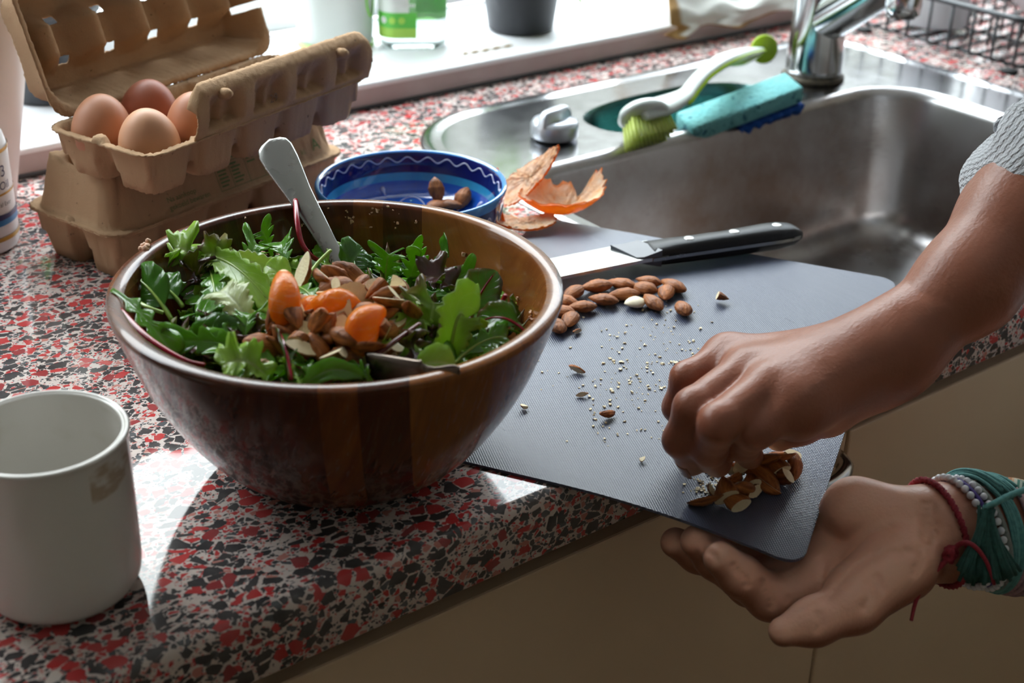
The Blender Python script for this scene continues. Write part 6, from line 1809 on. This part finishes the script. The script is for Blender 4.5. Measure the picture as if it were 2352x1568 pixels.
# sleeve of the right arm: thick pale grey knit pushed up to the elbow, and the jumper beyond the frame
def mat_knit():
    b = NB('pale_grey_knit')
    a = b.n('ShaderNodeAttribute', attribute_name='st'); u_, v_, _ = b.sep(a.outputs['Vector'])
    f, _ = b.noise(60, 4); g, _ = b.noise(700, 3)
    rib = b.math('SINE', b.math('MULTIPLY', v_, 2 * PI * 62))
    row = b.math('SINE', b.math('ADD', b.math('MULTIPLY', u_, 420), b.math('MULTIPLY', b.math('ABSOLUTE', rib), 2.5)))
    h = b.math('ADD', b.math('MULTIPLY', rib, .6), b.math('ADD', b.math('MULTIPLY', row, .35), b.math('MULTIPLY', g, 1.2)))
    col = b.mix(f, (.80, .81, .84), (.66, .68, .72)); col = b.mix(b.math('MULTIPLY_ADD', h, .22, .1, clamp=True), b.mix(.5, col, (.46, .48, .53)), col)
    return b.done(b.bsdf(col, .95, 0, b.bump(h, .7, .0016), Sheen_Weight=.4, Specular_IOR_Level=.1))
KNIT = mat_knit()
cf0 = at(2316, 470, .114)
SA = spline([cf0, RA2 * .6 + RA3 * .4, RA3, RA3 + np.array([.09, -.01, .10]), np.array([.98, .40, .42])], 60)
n = len(SA); Ts, Ns, Bs = frames(SA); an = np.linspace(0, 2 * PI, 72, endpoint=False)
dist_ = np.r_[0, np.cumsum(np.linalg.norm(np.diff(SA, axis=0), axis=1))]
V = []; st = []; rs = np.random.RandomState(8)
for i in range(n):
    q = dist_[i]
    r0 = np.interp(q, [0, .006, .02, .05, .12, .3], [.0335, .0365, .040, .043, .050, .062])
    for a in an:
        fold = .0030 * math.sin(q * 150 + 1.3 * math.sin(a * 2 + 1) + math.sin(a)) * min(q / .012, 1) + .0012 * math.sin(a * 9 + q * 60) + .0006 * math.sin(a * 62)
        V.append(SA[i] + (Ns[i] * math.cos(a) + Bs[i] * math.sin(a)) * (r0 + fold)); st.append((q * 6, a / (2 * PI), 0))
m = 72; F = [(i * m + j, i * m + (j + 1) % m, (i + 1) * m + (j + 1) % m, (i + 1) * m + j) for i in range(n - 1) for j in range(m)]
slv = solid(obj('sleeve', np.array(V) + rs.normal(0, .00025, (len(V), 3)), F, KNIT, person, st=np.array(st)), .003, -1)
ST = spline([LA3 + (LA2 - LA3) * .25, LA3, np.array([.90, .16, .12]), np.array([1.0, .10, .36])], 30)
tv_, tf_ = tube(ST, np.interp(np.linspace(0, 1, len(ST)), [0, .1, 1], [.042, .046, .062]), 30); obj('sleeve', tv_, tf_, KNIT, person, st=np.c_[tv_[:, 0] * 6, np.tile(np.arange(30) / 30, len(ST)), tv_[:, 0] * 0])
gT = [(.05, [(np.array([1.0, .14, .36]), np.array([1.0, .36, .40]), .075, .075), (np.array([1.02, .25, .34]), np.array([1.0, .24, -.05]), .125, .12), (np.array([1.0, .20, .05]), np.array([1.0, .30, .05]), .12, .12)])]
tv_, tf_ = sdf_mesh(gT, .05, .012); obj('jumper', tv_, tf_, KNIT, person, st=np.c_[tv_[:, 2] * 6, tv_[:, 1] * 1.2, tv_[:, 0] * 0])

# bracelets on the left wrist
wa = (LWR - LA1); wa /= np.linalg.norm(wa)
toc = CAM - LWR; toc = toc - wa * (toc @ wa); toc /= np.linalg.norm(toc)
upw = np.cross(toc, wa); upw = upw if upw[2] > 0 else -upw
def wrist(pxx): 
    t = (pxx - 2165) / (2352 - 2165); c = LWR + (LA1 - LWR) * t; return c, .0222 + (.0255 - .0222) * np.clip(t, 0, 1)
def wring(pxx, extra, tilt=0, n=90, a0=0, a1=2 * PI, closed=True):
    c, r0 = wrist(pxx); a = np.linspace(a0, a1, n, endpoint=not closed)
    rv = VL - c; axl = rv @ wa; ang = np.arctan2(rv @ toc, rv @ upw); rad = np.hypot(rv @ toc, rv @ upw)
    def reach(x):          # how far the skin reaches in this direction
        dx = np.abs((ang - x + PI) % (2 * PI) - PI); k = (dx < .16) & (np.abs(axl - tilt * math.cos(x)) < .0035)
        return rad[k].max() if k.any() else r0
    R_ = np.array([reach(x) for x in a])
    if closed: R_ = sum(np.roll(R_, q) for q in range(-4, 5)) / 9
    return np.array([c + (r + extra) * (upw * math.cos(x) + toc * math.sin(x)) + wa * (tilt * math.cos(x)) for x, r in zip(a, R_)])     # x=0 top, pi/2 towards the camera, pi below
RCORD = M('red_cord', (.40, .03, .05), (.26, .015, .03), 900, .7, bump=.6, bscale=1800)
rcb = thing('red_cord_bracelet', None, None, wrist(2158)[0]); rcb.parent = person; rcb.location = wrist(2158)[0] - PB; WL[rcb.name] = wrist(2158)[0]
rcb['label'] = 'knotted red cord bracelet'
R0 = wring(2150, .0012, .0085, 140)
tw_ = np.linspace(0, 2 * PI * 46, 140)
Tc, Nc, Bc = frames(R0, True)
for ph in (0, PI):
    obj('cord', *tube(R0 + .0009 * (Nc * np.cos(tw_ + ph)[:, None] + Bc * np.sin(tw_ + ph)[:, None]), .00115, 6, True), RCORD, rcb)
dk = float(min((RC @ (p - CAM))[2] for p in wring(2170, .003, .0085, 36)))
def fr_(u, v, d=0): return atd(u, v, dk + d)
obj('knot', *join(tube(spline([fr_(2172, 1262), fr_(2190, 1258, -.003), fr_(2196, 1272), fr_(2182, 1284, -.003), fr_(2170, 1276), fr_(2180, 1264, -.004), fr_(2192, 1280, -.002)], 40), .0016, 8), tube(spline([fr_(2180, 1256), fr_(2188, 1270, -.004), fr_(2184, 1290)], 14), .0016, 8)), RCORD, rcb)
for pts in ([(2190, 1262, -.001), (2212, 1246, -.006), (2238, 1254, -.010), (2266, 1290, -.010), (2284, 1342, -.008)], [(2180, 1280, 0), (2158, 1302, -.002), (2125, 1335, -.004), (2104, 1380, -.004), (2093, 1425, -.004)], [(2172, 1284, .002), (2140, 1310, .002), (2112, 1340, .002), (2096, 1368, .002)]):
    P = spline([fr_(*p) for p in pts], 30); obj('loose_end', *tube(P, np.linspace(.0015, .0009, len(P)), 7), RCORD, rcb)
bb = thing('bead_bracelet', None, None, wrist(2228)[0]); bb.parent = person; bb.location = wrist(2228)[0] - PB; WL[bb.name] = wrist(2228)[0]; bb['label'] = 'white bead bracelet with a purple cord'
WB = M('white_glass_beads', (.80, .80, .84), (.70, .70, .75), 300, .2); PUR = M('purple_cord', (.06, .03, .22), (.04, .02, .15), 500, .7); 
icov, icof = weld(*lathe([(0, -1), (.6, -.8), (.95, -.3), (.95, .3), (.6, .8), (0, 1)], 9, cap=False))
for off in (-14, 16):
    beads = [(icov * .0021 + p, icof) for p in wring(2216 + off, .0022, .0095, 38)]
    o = obj('beads', *join(*beads), WB, bb); o['kind'] = 'stuff'
obj('purple_cord', *tube(wring(2216, .0018, .0095), .0013, 7, True), PUR, bb)
obj('grey_cord', *tube(wring(2244, .0016, .0095), .0018, 7, True), M('grey_green_cord', (.30, .32, .30), (.18, .20, .18), 700, .8, bump=.5, bscale=1500), bb)
tb = thing('teal_thread_bracelet', None, None, wrist(2270)[0]); tb.parent = person; tb.location = wrist(2270)[0] - PB; WL[tb.name] = wrist(2270)[0]; tb['label'] = 'teal thread bracelet with a dark hanging tassel'
TEAL = M('teal_thread', (.16, .42, .40), (.08, .27, .27), 400, .75, bump=.5, bscale=1500); DTEAL = M('dark_green_thread', (.03, .12, .10), (.015, .065, .055), 400, .8, bump=.5, bscale=1500)
rs = np.random.RandomState(4)
bun = []
for k in range(26):
    a0_, a1_ = -1.25 + rs.uniform(-.1, .1), .75 + rs.uniform(-.15, .15)
    P = wring(2240 + rs.uniform(-22, 28), .0035 + rs.uniform(0, .004), .006 + rs.uniform(-.004, .004), 24, a0_, a1_, False)
    P = P + wa * np.linspace(.006, -.008, 24)[:, None]
    bun.append(tube(P, .0009, 5))
o = obj('thread_bundle', *join(*bun), TEAL, tb); o['kind'] = 'stuff'
o = obj('wrap_cord', *join(*[tube(wring(2268 + k * 3.5, .0016 + (k % 3) * .0006, .004), .0010, 6, True) for k in range(-3, 4)]), TEAL, tb)
bun = []
top = fr_(2268, 1168, -.004)
for k in range(110):
    w_ = rs.uniform(0, 1); w_ = k / 110 * .9 + w_ * .1
    e = fr_(2196 + 148 * w_, 1300 + 34 * math.sin(PI * (.2 + .7 * w_)) - 16 * (w_ < .12), -.006 + rs.uniform(-.004, .004))
    mid_ = fr_(2262 + 40 * (w_ - .4), 1222 + 10 * w_, -.008 + rs.uniform(-.003, .003))
    bun.append(tube(bez(top + rs.normal(0, .0012, 3), mid_, e + rs.normal(0, .0012, 3), 10), .0010, 5))
o = obj('tassel', *join(*bun), DTEAL, tb); o['kind'] = 'stuff'
P = spline([fr_(2262, 1166, -.004), fr_(2285, 1155, -.008), fr_(2318, 1138, -.006), fr_(2365, 1120, .0)], 20); obj('tie_cord', *tube(P, .0016, 8), TEAL, tb)
cb_ = thing('chevron_bracelet', None, None, wrist(2330)[0]); cb_.parent = person; cb_.location = wrist(2330)[0] - PB; WL[cb_.name] = wrist(2330)[0]; cb_['label'] = 'woven chevron bracelet in orange, white and green'
def mat_chev():
    b = NB('chevron_weave')
    a = b.n('ShaderNodeAttribute', attribute_name='st'); u_, v_, _ = b.sep(a.outputs['Vector'])
    k = b.math('FRACT', b.math('ADD', b.math('MULTIPLY', u_, 13), b.math('MULTIPLY', b.math('ABSOLUTE', v_), -.55)))
    col = b.ramp(k, [(0, (.50, .22, .10)), (.22, (.62, .40, .24)), (.36, (.55, .56, .46)), (.55, (.06, .20, .15)), (.70, (.40, .46, .38)), (.84, (.04, .13, .10))], 'CONSTANT')
    t = b.math('SINE', b.math('ADD', b.math('MULTIPLY', u_, 900), b.math('MULTIPLY', b.math('ABSOLUTE', v_), 26)))
    return b.done(b.bsdf(col, .85, 0, b.bump(t, .6, .0008)))
RW = wring(2330, .0016, .004, 97, closed=False); c, r = wrist(2330); V = []; st = []
for k, p in enumerate(RW):
    q = p - c; q = q - wa * (q @ wa); q /= np.linalg.norm(q)
    for s in np.linspace(-1, 1, 7): V.append(p + q * (.0004 - .0006 * s * s) - wa * s * .0055); st.append((k / 96, s, 0))
F = [(i * 7 + j, i * 7 + j + 1, (i + 1) * 7 + j + 1, (i + 1) * 7 + j) for i in range(96) for j in range(6)]
solid(obj('woven_band', np.array(V), F, mat_chev(), cb_, st=np.array(st)), .0012)
obj('mixed_cord', *join(*[tube(wring(2300 + 7 * k, .0016, .003 + .002 * k), .0016, 7, True) for k in (-1, 0, 1)]), M('pink_white_braid', (.50, .34, .33), (.30, .16, .22), 600, .8, bump=.5, bscale=1500), cb_)
